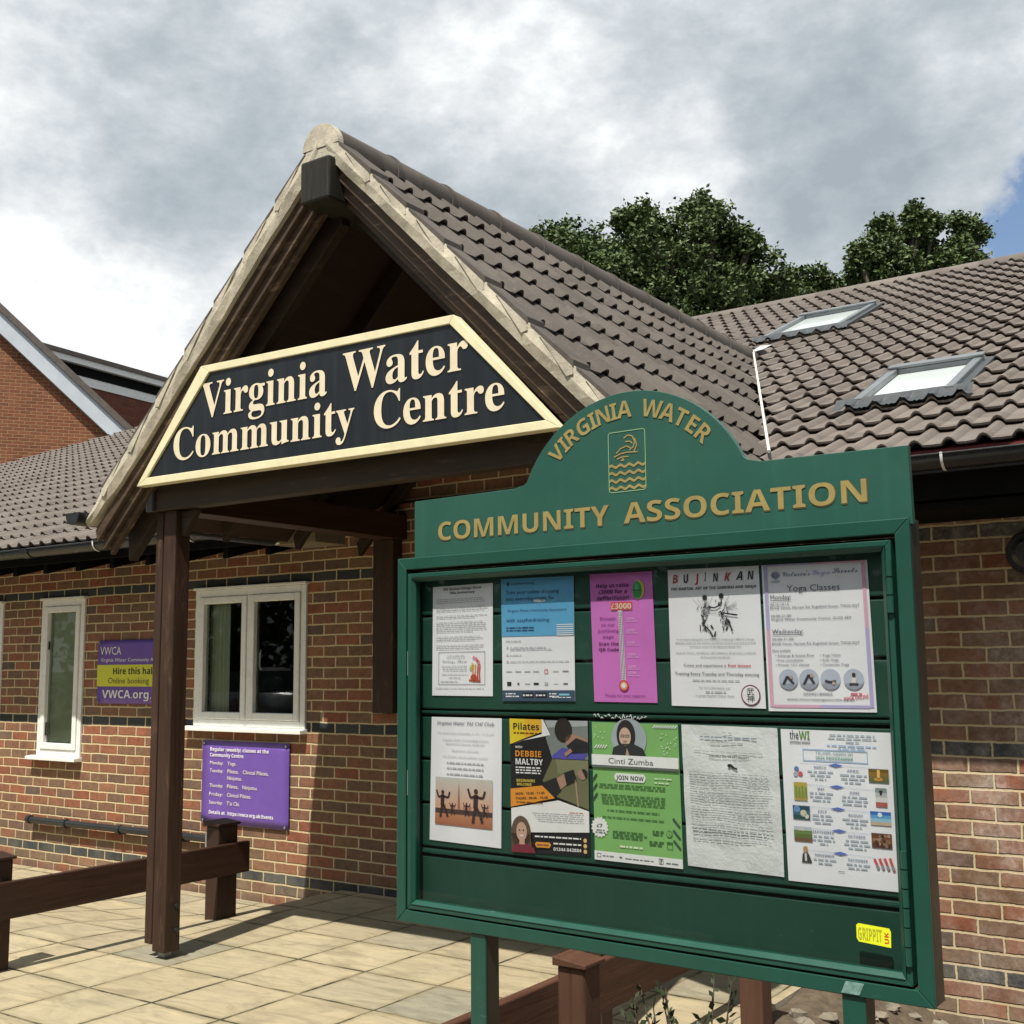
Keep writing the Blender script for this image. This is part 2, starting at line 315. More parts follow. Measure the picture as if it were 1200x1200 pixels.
# ------------------------------------------------------------------ lettering
def style(s,st):
    T={'b':(0x1D5D4,0x1D5EE,0x1D7EC),'s':(0x1D400,0x1D41A,0x1D7CE),'c':(0x1D4D0,0x1D4EA,None),'i':(0x1D608,0x1D622,None),'bi':(0x1D63C,0x1D656,0x1D7EC)}
    if st not in T: return s
    U,l,d=T[st]; o=''
    for ch in s:
        if 'A'<=ch<='Z': o+=chr(U+ord(ch)-65)
        elif 'a'<=ch<='z': o+=chr(l+ord(ch)-97)
        elif '0'<=ch<='9' and d: o+=chr(d+ord(ch)-48)
        else: o+=ch
    return o
TC={}
def glyphs(s,st='r',res=3):
    k=(s,st,res)
    if k in TC: return TC[k]
    cu=bpy.data.curves.new('lettering','FONT'); cu.body=style(s,st); cu.resolution_u=res
    o=bpy.data.objects.new('lettering',cu); COL.objects.link(o); bpy.context.view_layer.update()
    me=o.to_mesh(); vs=np.array([v.co[:2] for v in me.vertices]) if len(me.vertices) else np.zeros((0,2)); fs=[tuple(p.vertices) for p in me.polygons]
    o.to_mesh_clear(); bpy.data.objects.remove(o); bpy.data.curves.remove(cu); TC[k]=(vs,fs); return TC[k]
def capheight(st): 
    v,_=glyphs('H',st); return v[:,1].max()
class Art:
    """flat printing on a sheet given by 4 corners TL,TR,BR,BL; u to the right, v downwards, 0..1; k = layer"""
    def __init__(s,c,nrm,step=.0006):
        s.c=[Vector(p) for p in c]; s.n=Vector(nrm); s.step=step; s.b=MB(); s.w=(s.c[1]-s.c[0]).length; s.h=(s.c[3]-s.c[0]).length
    def p(s,u,v,k): return (s.c[0]*(1-u)+s.c[1]*u)*(1-v)+(s.c[3]*(1-u)+s.c[2]*u)*v+s.n*(s.step*k)
    def poly(s,pts,c,k=1):
        m=ink(c) if isinstance(c,tuple) else c
        s.b.add([s.p(u,v,k) for u,v in pts],[tuple(range(len(pts)))],m)
    def rect(s,u0,v0,u1,v1,c,k=1): s.poly([(u0,v0),(u0,v1),(u1,v1),(u1,v0)],c,k)
    def ell(s,u,v,ru,c,k=1,asp=None,n=28,a0=0,a1=360):
        rv=ru*s.w/s.h if asp is None else ru*asp*s.w/s.h
        s.poly([(u+ru*math.cos(math.radians(a0+(a1-a0)*i/n)),v-rv*math.sin(math.radians(a0+(a1-a0)*i/n))) for i in range(n if a1-a0>=360 else n+1)],c,k)
    def frame(s,u0,v0,u1,v1,t,c,k=1):
        tv=t*s.w/s.h; s.rect(u0,v0,u1,v0+tv,c,k); s.rect(u0,v1-tv,u1,v1,c,k); s.rect(u0,v0+tv,u0+t,v1-tv,c,k); s.rect(u1-t,v0+tv,u1,v1-tv,c,k)
    def line(s,pts,t,c,k=1):
        for (a,b),(d,e) in zip(pts,pts[1:]):
            dx,dy=(d-a)*s.w,(e-b)*s.h; l=math.hypot(dx,dy) or 1e-6; nx,ny=-dy/l*t*s.w/2,dx/l*t*s.w/2
            s.poly([(a+nx/s.w,b+ny/s.h),(d+nx/s.w,e+ny/s.h),(d-nx/s.w,e-ny/s.h),(a-nx/s.w,b-ny/s.h)],c,k)
    def text(s,t,u,v,cap,c,st='r',al='l',w=None,k=2,rot=0.,res=2):
        """cap = cap height / sheet height; w = width in u to fit"""
        vs,fs=glyphs(t,st,res)
        if not len(vs): return
        x0,x1=vs[:,0].min(),vs[:,0].max(); ch=cap*s.h/capheight(st); sx=ch if w is None else w*s.w/(x1-x0)
        W=(x1-x0)*sx; off={'l':0,'c':-W/2,'r':-W}[al]; ca,sa=math.cos(rot),math.sin(rot); pts=[]
        for x,y in vs:
            X=(x-x0)*sx+off; Y=y*ch; X,Y=X*ca-Y*sa,X*sa+Y*ca; pts.append(s.p(u+X/s.w,v-Y/s.h,k))
        s.b.add(pts,fs,ink(c) if isinstance(c,tuple) else c)
    def dash(s,u0,u1,v,c,t=.007,k=2,al='l',sd=1):
        """one illegible line of small print: word-length strokes"""
        r=random.Random(sd+int(v*1000)); x=u0
        while x<u1-.012:
            w=min(r.uniform(.02,.085),u1-x); s.rect(x,v-t,x+w,v,c,k); x+=w+.013
    def para(s,u0,u1,vs,c,t=.007,ragged=.12,k=2,center=False):
        r=random.Random(int(vs[0]*977)); 
        for i,v in enumerate(vs):
            e=u1-r.uniform(0,ragged)*(u1-u0)*(1 if i<len(vs)-1 else 3); s0=u0
            if center: d=(u1-e)/2; s0=u0+d; e=u1-d
            s.dash(s0,e,v,c,t,k,sd=i)
    def done(s,name,parent): 
        o=s.b.build(name,parent); s.b=MB(); return o
K=(.02,.02,.025); G_=(.2,.2,.22); WH=(.87,.87,.88)
# ------------------------------------------------------------------ ground
def sstep(a,b,x):
    t=min(1,max(0,(x-a)/(b-a))); return t*t*(3-2*t)
def gz(x,y):
    low=sstep(4.0,5.7,y); side=1-sstep(-5.95,-5.5,x)
    return .16*(1-low*side)
def ground():
    q=MB(); q.add([(-400,-400,-.2),(400,-400,-.2),(400,400,-.2),(-400,400,-.2)],[(0,1,2,3)],M_ASPH); struct(q.build('ground'))
    xs=np.arange(-14.1,-2.09,.1); ys=np.arange(-1.5,5.96,.1); vs=[(x,y,gz(x,y)) for y in ys for x in xs]; n=len(xs)
    fs=[(j*n+i,j*n+i+1,(j+1)*n+i+1,(j+1)*n+i) for j in range(len(ys)-1) for i in range(n-1)]
    q=MB(); q.add(vs,fs,M_PAVE,True); x=float(xs[-1]); q.add([(x,ys[0],.16),(x,ys[-1],.16),(x,ys[-1],-.2),(x,ys[0],-.2)],[(0,1,2,3)],M_CONC); struct(q.build('paving'))
ground()
# ------------------------------------------------------------------ roof tiles
EY,EZ,TT=5.36,2.585,.435          # eave edge of the main roof, tan of its pitch
RX=-3.79                          # porch ridge line
def z_main(y): return EZ+TT*(y-EY)
def z_porch(x): return 4.185-abs(x-RX)
U8=[0,.055,.13,.225,.32,.395,.45,.72]; H8=[0,.011,.023,.028,.023,.011,0,-.002]
def tiles(O,a,sd,nr,la,rows,gauge,keep,mat=None,h=.034):
    """rows of single-roll tiles; O = eave corner, a = along the eave, sd = up the slope, nr = normal"""
    O,a,sd,nr=map(np.array,(O,a,sd,nr)); npit=int(la/.15); cs=[];hs=[]
    for i in range(npit):
        for u,hh in zip(U8,H8): cs.append((i+u)*.15); hs.append(hh)
    cs.append(npit*.15); hs.append(0); cs=np.array(cs);hs=np.array(hs); n=len(cs); L=[]
    for r in range(rows):
        jit=np.repeat(rng.normal(0,.0035,n//8+1),8)[:n]; jh=np.repeat(rng.normal(0,.0016,n//8+1),8)[:n]
        s0=r*gauge
        L.append((np.full(n,s0+.045),hs+.002)); L.append((s0+jit,hs+h-.010+jh)); L.append((s0+jit,hs+h+jh)); L.append((np.full(n,s0+gauge+.045),hs+.002))
    V=np.concatenate([O+np.outer(cs,a)+np.outer(s,sd)+np.outer(hh,nr) for s,hh in L]); m=len(L)
    idx=np.arange(m*n).reshape(m,n); F=np.stack([idx[:-1,:-1],idx[:-1,1:],idx[1:,1:],idx[1:,:-1]],-1).reshape(-1,4)
    ctr=V[F].mean(1); F=F[keep(ctr)]
    q=MB(); q.ms=[mat or M_TILE]; q.v=[tuple(p) for p in V]; q.f=[tuple(f) for f in F.tolist()]; q.mi=[0]*len(F); q.sm=[False]*len(F); return q
# ------------------------------------------------------------------ community centre
CC=thing('community_centre','long single storey red brick community hall with brown tiled roof and two skylights','building',(0,5.94,0))
def P(name,mb,par=CC,bevel=0.):
    o=mb.build(name,par,bevel); o.matrix_parent_inverse=Matrix.Translation((0,-5.94,0)); return o
def sub(name,mb,par,bevel=0.): return mb.build(name,par,bevel)
WY=5.94
wins=[(-10.25,-9.645,.915,2.217),(-9.055,-8.455,.915,2.217),(-7.064,-5.893,1.205,2.217)]; door=(-4.55,-2.95,.10,2.25)
def walls():
    q=MB(); ops=sorted(wins+[door]); x=-22.
    for a,b,z0,z1 in ops:
        q.box((x,WY,-.1),(a,WY+.28,2.72),M_BR); q.box((a,WY,-.1),(b,WY+.28,z0),M_BR); q.box((a,WY,z1),(b,WY+.28,2.72),M_BR); x=b
    q.box((x,WY,-.1),(7,WY+.28,2.72),M_BR); P('wall',q)
    q=MB(); q.box((-22,8.6,-.1),(7,8.7,3.2),M_CONC); q.box((-22,19.5,-.1),(7,19.7,2.72),M_BR); q.box((-22.2,WY+.28,-.1),(-22,19.5,2.72),M_BR); q.box((7,WY,-.1),(7.2,19.7,2.72),M_BR); P('rear_wall',q)
walls()
sl=math.hypot(1,TT); RIDY=12.75; nrow=int((RIDY-EY)*sl/.33)+1; RIDZ=z_main(RIDY)
def keep_main(c):
    x,y,z=c.T; zm=EZ+TT*(y-EY); zp=4.185-np.abs(x-RX)
    k=~((zp>zm-.01)&(x>-5.55)&(x<-2.05)); k&=zm<5.75-.58*(-16.9-x)
    for s in SKY:
        (ax,ay),(bx,by)=s[0],s[2]; k&=~((x>ax+.02)&(x<bx-.02)&(y>ay+.03)&(y<by-.05))
    return k
SKY=[[(-2.06,6.36),(-1.515,6.36),(-1.515,7.13),(-2.06,7.13)],[(-3.95,9.72),(-3.22,9.72),(-3.22,10.75),(-3.95,10.75)]]
def mainroof():
    sd=np.array((0,1,TT))/sl; nr=np.array((0,-TT,1))/sl
    q=tiles((-22.05,EY,EZ),(1,0,0),sd,nr,29.,nrow,.33,keep_main); rf=P('roof',q)
    q=MB()
    q.add([(-16.6,RIDY,RIDZ-.02),(7.2,RIDY,RIDZ-.02),(7.2,20,2.55),(-22.2,20,2.55)],[(0,1,2,3)],M_TILE); q.add([(-22.3,EY+.05,EZ-.08),(-16.75,RIDY,RIDZ-.06),(-22.3,20,2.5)],[(0,1,2)],M_TILE)
    q.add([(7.1,EY,EZ-.05),(7.1,20,2.5),(7.1,RIDY,RIDZ-.05)],[(0,1,2)],M_BR)
    P('roof_slope',q)
    for x in np.arange(-16.5,7.0,.45):
        pass
    q=MB()
    x=-16.6
    while x<7:
        q.tube([(x,RIDY,RIDZ-.045),(x+.435,RIDY,RIDZ-.045)],.125,M_TILE,9,True,(0,math.pi)); q.tube([(x+.432,RIDY,RIDZ-.045),(x+.452,RIDY,RIDZ-.045)],.129,M_TILE,9,True,(0,math.pi)); x+=.45
    P('ridge_tiles',q)
    # eaves: felt strip, fascia, soffit, rafter feet
    q=MB()
    felt=plain('red_felt',(.13,.013,.011),.7)
    for a,b in ((-22,-5.58),(-2.05,7.2)):
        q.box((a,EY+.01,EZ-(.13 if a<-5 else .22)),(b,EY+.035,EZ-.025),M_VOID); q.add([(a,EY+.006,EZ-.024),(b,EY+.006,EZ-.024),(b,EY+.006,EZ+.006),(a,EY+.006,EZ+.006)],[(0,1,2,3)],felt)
        q.add([(a,EY+.006,EZ+.006),(b,EY+.006,EZ+.006),(b,EY+.6,EZ+.262),(a,EY+.6,EZ+.262)],[(0,1,2,3)],felt)
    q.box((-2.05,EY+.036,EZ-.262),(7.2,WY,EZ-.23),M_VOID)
    P('fascia',q)
    for i,x in enumerate(list(np.arange(-12.1,-5.6,.42))+list(np.arange(-1.9,1.2,.42))):
        q=MB(); q.extr([(EY+.08,EZ-.20),(WY,EZ-.06),(WY,EZ+.10),(EY+.08,EZ-.08)],0,x,x+.05,M_VOID); P('rafter_foot',q)
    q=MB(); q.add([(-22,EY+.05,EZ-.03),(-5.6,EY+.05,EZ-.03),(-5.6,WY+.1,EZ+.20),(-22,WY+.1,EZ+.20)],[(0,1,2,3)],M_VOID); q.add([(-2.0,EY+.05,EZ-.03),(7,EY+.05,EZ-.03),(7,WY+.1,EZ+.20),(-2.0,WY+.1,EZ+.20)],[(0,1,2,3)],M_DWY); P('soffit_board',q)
    # lead valley, seen as a pale strip
    q=MB(); pts=[]
    for i in range(13):
        z=2.60+(4.15-2.60)*i/12; x=RX+(4.20-z); y=EY+(z-EZ)/TT; pts.append((x,y,z))
    q.tube([(x+.01,y-.02,z+.075) for x,y,z in pts],.009,plain('valley_mortar',(.62,.60,.55),.8,.2,20),6)
    q.add([(RX+.02,8.95,4.215),(RX+.15,8.93,4.22),(RX+.17,9.08,4.29),(RX+.05,9.12,4.31)],[(0,1,2,3)],plain('lead_saddle',(.42,.43,.44),.45,.2,9))
    P('valley_lining',q)
mainroof()
def gutter(a,b,y=5.29,z=2.555,brk=()):
    q=MB(); 
    n=8; prof=[(math.cos(math.pi+math.pi*i/n)*.058,math.sin(math.pi+math.pi*i/n)*.052) for i in range(n+1)]
    prof=[(-.058,.012)]+prof+[(.058,.012)]; k=len(prof)
    vs=[(x,y+p,z+r) for x in (a,b) for p,r in prof]; q.add(vs,[(i,i+1,k+i+1,k+i) for i in range(k-1)],M_BLACKP,True)
    q.add([(a,y+p,z+r) for p,r in prof],[tuple(range(k))],M_BLACKP); q.add([(b,y+p,z+r) for p,r in prof],[tuple(range(k-1,-1,-1))],M_BLACKP)
    q.tube([(a,y-.060,z+.012),(b,y-.060,z+.012)],.006,M_BLACKP,6)
    g=P('gutter',q)
    for x,w,m in brk:
        q=MB(); pr=[(math.cos(math.pi+math.pi*i/n)*.064,math.sin(math.pi+math.pi*i/n)*.058) for i in range(n//2+2)]
        vs=[(xx,y+p,z+r) for xx in (x-w,x+w) for p,r in [(-.066,.018)]+pr]; kk=len(pr)+1; q.add(vs,[(i,i+1,kk+i+1,kk+i) for i in range(kk-1)],m,True); sub('bracket',q,g)
gutter(-22,-5.62,brk=[(-9.55,.008,M_WHITE),(-8.72,.008,M_WHITE),(-8.28,.05,M_BLACKP),(-7.4,.008,M_WHITE),(-6.35,.008,M_WHITE),(-10.4,.008,M_WHITE)])
gutter(-2.0,7,z=2.535,y=5.28,brk=[(-1.32,.006,M_WHITE),(-.4,.006,M_WHITE)])
def window(w,two,blind):
    x0,x1,z0,z1=w; yf=WY-.018; fr=MB(); f=.05
    fr.box((x0,yf,z0),(x0+f,WY+.06,z1),M_UPVC); fr.box((x1-f,yf,z0),(x1,WY+.06,z1),M_UPVC); fr.box((x0+f,yf,z1-f),(x1-f,WY+.06,z1),M_UPVC); fr.box((x0+f,yf,z0),(x1-f,WY+.06,z0+f),M_UPVC)
    fr.box((x0-.012,yf-.02,z1+.001),(x1+.012,WY+.02,z1+.022),M_UPVC)
    root=P('window',fr,CC,.004)
    spans=[(x0+f,x1-f)] if not two else [(x0+f,(x0+x1)/2-.012),((x0+x1)/2+.012,x1-f)]
    if two: q=MB(); q.box(((x0+x1)/2-.011,yf-.004,z0+f),((x0+x1)/2+.011,WY+.05,z1-f),M_UPVC); sub('mullion',q,root,.003)
    for i,(a,b) in enumerate(spans):
        q=MB(); e=.052; y0=yf-.012
        a+=.003;b-=.003;c,d=z0+f+.003,z1-f-.003
        for bx in (((a,c),(a+e,d)),((b-e,c),(b,d)),((a+e,d-e),(b-e,d)),((a+e,c),(b-e,c+e))): q.box((bx[0][0],y0,bx[0][1]),(bx[1][0],WY+.03,bx[1][1]),M_UPVC)
        sh=sub('sash',q,root,.006)
        q=MB(); q.add([(a+e,WY+.005,c+e),(b-e,WY+.005,c+e),(b-e,WY+.005,d-e),(a+e,WY+.005,d-e)],[(0,1,2,3)],M_WGLASS); sub('pane',q,root)
        if blind or i==0:
            q=MB(); bb=b if blind else a+.05+.17*(x1-x0); n=24
            vs=[]
            for k in range(n+1):
                xx=a+.012+(bb-a-.024)*k/n; yy=WY+(.03 if blind else .075)+(.002 if blind else .008*math.sin(k*1.3)); vs+=[(xx,yy,c),(xx,yy,d+.03)]
            q.add(vs,[(2*k,2*k+2,2*k+3,2*k+1) for k in range(n)],plain('blind_cloth',(.50,.53,.38),.9,.06,3),True); sub('blind' if blind else 'curtain',q,root)
        if two and i==1:
            q=MB(); q.tube([(a+.075,yf+.05,1.62),(a+.075,yf+.035,1.64),(a+.078,yf+.035,1.74),(a+.072,yf+.05,1.76)],.008,M_UPVC,8); sub('handle',q,root)
        if blind:
            q=MB(); q.box((a+e-.004,WY-.014,1.80),(a+e+.012,WY-.004,1.87),M_BLACKP); sub('handle',q,root); q=MB(); q.box((a+e-.004,WY-.014,1.08),(a+e+.010,WY-.004,1.19),M_BLACKP); sub('handle',q,root)
    q=MB(); q.extr([(WY-.075,z0-.035),(WY-.075,z0-.008),(WY-.02,z0-.002),(WY+.02,z0-.002),(WY+.02,z0-.035)],0,x0-.075,x1+.012,M_UPVC); sub('sill',q,root,.003)
for w,t_,b_ in zip(wins,(False,False,True),(True,True,False)): window(w,t_,b_)
def dooropen():
    x0,x1,z0,z1=door; q=MB()
    for a,b in ((x0,x0+.07),(-3.785,-3.715),(x1-.07,x1)): q.box((a,WY+.02,z0),(b,WY+.1,z1),M_DW)
    q.box((x0,WY+.022,z1-.08),(x1,WY+.098,z1-.001),M_DW); q.box((x0+.07,WY+.024,z0),(x1-.07,WY+.096,z0+.25),M_DW); d=P('door',q,CC,.004)
    q=MB(); q.box((x0+.07,WY+.05,z0+.25),(x1-.07,WY+.06,z1-.08),M_WGLASS); sub('pane',q,d)
dooropen()
def skylight(c,b):
    (x0,y0),(x1,_),(_,y1),_=c; sd=Vector((0,1,TT)).normalized(); nr=Vector((0,-TT,1)).normalized(); L=(y1-y0)*sl; o=Vector((x0,y0,z_main(y0))); Wd=x1-x0
    def pt(a,s_,h): return o+Vector((a,0,0))+sd*s_+nr*h
    def bx(q,a0,s0,h0,a1,s1,h1,m):
        vs=[pt(a,s_,h) for h in (h0,h1) for a,s_ in ((a0,s0),(a1,s0),(a1,s1),(a0,s1))]; q.add(vs,[(0,3,2,1),(4,5,6,7),(0,1,5,4),(1,2,6,5),(2,3,7,6),(3,0,4,7)],m)
    q=MB(); f=.05*b; H=.085
    bx(q,0,0,-.02,f,L,H,M_SKYF); bx(q,Wd-f,0,-.02,Wd,L,H,M_SKYF); bx(q,f,0,-.02,Wd-f,f,H-.015,M_SKYF); bx(q,f,L-f*1.3,-.02,Wd-f,L,H,M_SKYF)
    bx(q,-.008,L-.07,H+.001,Wd+.008,L+.02,H+.018,M_SKYF)
    r=P('skylight',q,CC,.006)
    q=MB(); bx(q,f+.004,f+.004,.02,Wd-f-.004,L-f*1.3-.004,H-.035,M_SKYG); sub('pane',q,r)
    q=MB(); n=60; vs=[]
    for i in range(n+1):
        a=-.10+(Wd+.20)*i/n; ph=((x0+a+22.05)/.15)%1; hh=.03*math.sin(math.pi*ph/.45) if ph<.45 else 0
        vs+=[pt(a,.02,.085),pt(a,-.04,hh*.6+.058),pt(a,-.105+.008*math.sin(i*2.1),hh+.050+(.004 if i%2 else 0))]
    q.add(vs,[f_ for i in range(n) for f_ in ((3*i+1,3*i+4,3*i+3,3*i),(3*i+2,3*i+5,3*i+4,3*i+1))],M_LEAD); bx(q,-.05,0,.0,-.002,L+.05,.06,M_LEAD); bx(q,Wd+.002,0,.0,Wd+.05,L+.05,.06,M_LEAD); bx(q,-.05,L,.0,Wd+.05,L+.08,.05,M_LEAD); sub('flashing',q,r)
for c in SKY: skylight(c,1.0)
# ------------------------------------------------------------------ porch
PO=thing('entrance_porch','dark timber entrance porch with steep tiled gable roof and cream mortar edges','porch',(-3.79,4.09,.16))
PI=Matrix.Translation((3.79,-4.09,-.16))
def Q(name,mb,bevel=.004,par=None):
    o=mb.build(name,par or PO,bevel)
    if par is None: o.matrix_parent_inverse=PI
    return o
def porch():
    for mir in (0,1):
        def X(x): return x if not mir else 2*RX-x+.02
        def bx(q,x0,y0,z0,x1,y1,z1,m): q.box((min(X(x0),X(x1)),y0,z0),(max(X(x0),X(x1)),y1,z1),m)
        q=MB(); bx(q,-5.155,4.038,.225,-5.10,4.125,2.48,M_DW); bx(q,-5.10,4.065,.20,-5.082,4.12,2.48,M_DW); bx(q,-5.082,4.03,.195,-4.985,4.13,2.48,M_DW)
        bx(q,-5.085,4.07,.155,-5.03,4.12,.20,M_GREY); p=Q('post',q,.006)
        for z in (.30,.42):
            q=MB(); xx=X(-4.985)+(0.001 if not mir else -.001); q.tube([(xx,4.10,z),(xx+(.014 if not mir else -.014),4.10,z)],.013,M_BLACKP,10); q.build('bolt',p)
        q=MB(); bx(q,-5.15,4.152,2.475,-4.98,5.94,2.64,M_DWY); Q('side_beam',q,.005)
        q=MB(); bx(q,-5.20,5.845,1.33,-5.02,5.938,2.474,M_DW); Q('wall_post',q,.006)
        q=MB(); q.extr([(X(-4.98),2.474),(X(-4.98),2.34),(X(-4.955),2.34),(X(-4.86),2.474)],1,4.06,4.10,M_DWX); Q('knee_brace',q)
        # verge: cream mortar bedding under the tile ends
        N=26; x_tip=-5.525; q=MB(); vs=[]; r=random.Random(3+mir)
        for i in range(N+1):
            t=i/N; x=RX-.02+(x_tip-RX+.02)*t; zt=z_porch(x)+.035-.02*(t>.93); th=.125+.004*math.sin(t*19)+r.uniform(-.004,.004)
            if t>.86: th*=1-.6*(t-.86)/.14
            for y,dz in ((3.865,0),(3.858+.006*math.sin(7*t*6),-th*.5),(3.872,-th),(3.93,-th+.008)): vs.append((X(x),y,zt+dz))
            vs.append((X(x),3.95,zt))
        q.add(vs,[(5*i+j,5*i+j+1,5*i+j+6,5*i+j+5) if not mir else (5*i+j+5,5*i+j+6,5*i+j+1,5*i+j) for i in range(N) for j in range(4)]+[(5*i+4,5*i,5*i+5,5*i+9) for i in range(N)],M_MORTAR,False)
        q.add([vs[-5],vs[-4],vs[-3],vs[-2],vs[-1]],[(0,1,2,3,4)],M_MORTAR); Q('verge',q,0)
        # tile ends bedded in the mortar, a step at every course
        q=MB()
        for k in range(7):
            s0=.10+k*.2178; xa=RX-s0; xb=RX-s0-.205; za,zb=z_porch(xa),z_porch(xb); y0=3.862
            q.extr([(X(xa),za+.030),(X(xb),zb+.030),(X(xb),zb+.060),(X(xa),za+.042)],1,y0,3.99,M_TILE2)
            q.extr([(X(xb+.16),zb+.16+.028),(X(xb+.005),zb+.0332),(X(xb+.0),zb+.000),(X(xb+.03),zb-.005)],1,y0-.006,y0-.0005,M_MORTAR)
        Q('verge_tiles',q,0)
        for nm,y0,y1,d0,d1,xt,m in (('bargeboard',3.90,3.928,.082,.165,-5.50,M_BARGE),('bargeboard',3.930,3.958,.10,.232,-5.48,M_BARGE),('bargeboard',3.960,3.995,.14,.275,-5.46,M_BARGE),('rafter',4.05,4.11,.12,.345,-5.42,M_DWX)):
            q=MB(); xa=RX-(.03 if nm=='rafter' else .0); q.extr([(X(xa),z_porch(xa)-d0),(X(xt),z_porch(xt)-d0),(X(xt+.02),z_porch(xt)-d1+.02),(X(xa),z_porch(xa)-d1)],1,y0,y1,m); Q(nm,q,.004)
        for y in (4.7,5.3,5.9):
            q=MB(); q.extr([(X(RX-.03),z_porch(RX-.03)-.10),(X(-5.4),z_porch(-5.4)-.10),(X(-5.38),z_porch(-5.4)-.19),(X(RX-.03),z_porch(RX-.03)-.22)],1,y,y+.05,M_DWX); Q('rafter',q,.004)
        # gutter along the eave
        q=MB(); xg=-5.57; n=8; prof=[(.058,.012)]+[(math.cos(-math.pi*i/n)*.058,math.sin(-math.pi*i/n)*.056) for i in range(n+1)]+[(-.058,.012)]; k=len(prof)
        vs=[(X(xg+p_),y,2.475+z) for y in (3.80,5.28) for p_,z in prof]; q.add(vs,[(i,i+1,k+i+1,k+i) for i in range(k-1)],M_BLACKP,True); q.add(vs[:k],[tuple(range(k))],M_BLACKP); q.add(vs[k:],[tuple(range(k))],M_BLACKP); Q('gutter',q,0)
        # tiles of this slope
        c=1/math.sqrt(2); sgn=1 if mir else -1
        def keep(cc): x,y,z=cc.T; return (z_porch_np(x)>EZ+TT*(y-EY)-.03)
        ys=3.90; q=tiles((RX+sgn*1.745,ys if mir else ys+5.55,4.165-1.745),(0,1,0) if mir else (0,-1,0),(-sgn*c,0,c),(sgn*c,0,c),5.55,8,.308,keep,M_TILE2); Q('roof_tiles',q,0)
        q=MB(); e=1.70; q.add([(RX,4.0,4.20-.055),(RX,9.2,4.20-.055),(RX+sgn*e,5.35,4.2-e-.055),(RX+sgn*e,4.0,4.2-e-.055)],[(0,1,2,3) if mir else (3,2,1,0)],M_LIN); Q('lining',q,0)
    q=MB(); y=3.89
    q.tube([(RX,3.862,4.13),(RX,3.90,4.13)],[.118,.118],M_MORTAR,16,True,(0,math.pi))
    while y<9.2:
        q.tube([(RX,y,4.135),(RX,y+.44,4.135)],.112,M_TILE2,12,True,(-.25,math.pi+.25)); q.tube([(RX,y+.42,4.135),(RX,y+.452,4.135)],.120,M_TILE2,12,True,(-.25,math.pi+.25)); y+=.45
    Q('ridge_tiles',q,0)
    q=MB(); q.box((RX-.095,3.825,3.845),(RX+.095,6.2,4.06),wood('weathered_timber',(.009,.009,.006),(.024,.022,.015),2,.7,(.05,.045,.03))); Q('ridge_beam',q,.012)
    q=MB(); q.extr([(RX-.13,4.06),(RX+.13,4.06),(RX+.07,4.2),(RX-.07,4.2)],1,3.866,3.9,M_MORTAR); Q('ridge_mortar',q,0)
    q=MB(); q.box((-5.17,3.995,2.478),(-2.39,4.029,2.66),M_DWX); q.box((-5.165,4.031,2.482),(-2.395,4.10,2.655),M_DWX); Q('tie_beam',q,.006)
    q=MB(); q.extr([(-4.95,2.67),(-2.63,2.67),(-3.08,3.25),(-4.50,3.25)],1,4.125,4.145,M_VOID); Q('sun_block_panel',q,0)  # hidden panel behind the sign, added to block sun through the open gable
    q=MB(); q.extr([(5.34,2.43),(5.62,2.43),(5.62,2.70),(5.34,2.60)],0,-5.62,-5.24,wood('bare_timber',(.16,.13,.085),(.27,.22,.15),0,.8)); Q('valley_board',q,.004)
    q=MB(); q.box((-5.165,3.972,2.475),(-5.115,3.992,2.60),M_LEAD); Q('metal_strap',q,.003)
    q=MB(); q.extr([(RX-.72,3.1),(RX+.72,3.1),(RX+.05,3.80),(RX-.05,3.80)],1,6.3,6.36,M_LIN); Q('inner_gable',q,0)
    q=MB(); q.add([(-5.3,6.0,2.45),(-2.3,6.0,2.45),(-2.3,6.0,2.72),(RX,6.0,4.15),(-5.3,6.0,2.72)],[(0,1,2,3,4)],M_BR); Q('wall_gable',q,0)
def z_porch_np(x): return 4.185-np.abs(x-RX)
porch()
# ------------------------------------------------------------------ name sign on the gable
def namesign():
    r=thing('name_sign','black sign with cream border and lettering across the porch gable','sign',(RX,3.90,2.6)); inv=Matrix.Translation((-RX,-3.90,-2.6))
    def q_(n,mb,b=0.):
        o=mb.build(n,r,b); o.matrix_parent_inverse=inv; return o
    out=[(-5.148,2.603),(-2.463,2.590),(-3.005,3.160),(-4.655,3.186)]; inn=[(-5.066,2.643),(-2.535,2.630),(-3.028,3.122),(-4.592,3.146)]
    q=MB(); q.extr(inn,1,3.905,3.94,M_SIGN); q_('panel',q)
    q=MB()
    for i in range(4):
        j=(i+1)%4; q.extr([out[i],out[j],inn[j],inn[i]],1,3.893,3.95,M_BORDER)
    q_('border',q,.003)
    a=Art([(-5.148,3.9045,3.19),(-2.463,3.9045,3.19),(-2.463,3.9045,2.59),(-5.148,3.9045,2.59)],(0,-1,0),.001)
    U=lambda x:(x+5.148)/a.w; V=lambda z:(3.19-z)/a.h
    for txt,x0,x1,z,cap,zz in (('Virginia',-4.655,-3.765,2.912,.180,0),('Water',-3.665,-2.933,2.908,.185,0),('Community',-4.862,-3.590,2.712,.166,0),('Centre',-3.470,-2.742,2.706,.168,0)):
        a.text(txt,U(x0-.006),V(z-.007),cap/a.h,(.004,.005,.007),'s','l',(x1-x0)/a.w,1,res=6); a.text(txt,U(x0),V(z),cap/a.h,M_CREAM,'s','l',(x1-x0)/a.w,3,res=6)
        o=a.done('lettering',r); o.matrix_parent_inverse=inv
namesign()
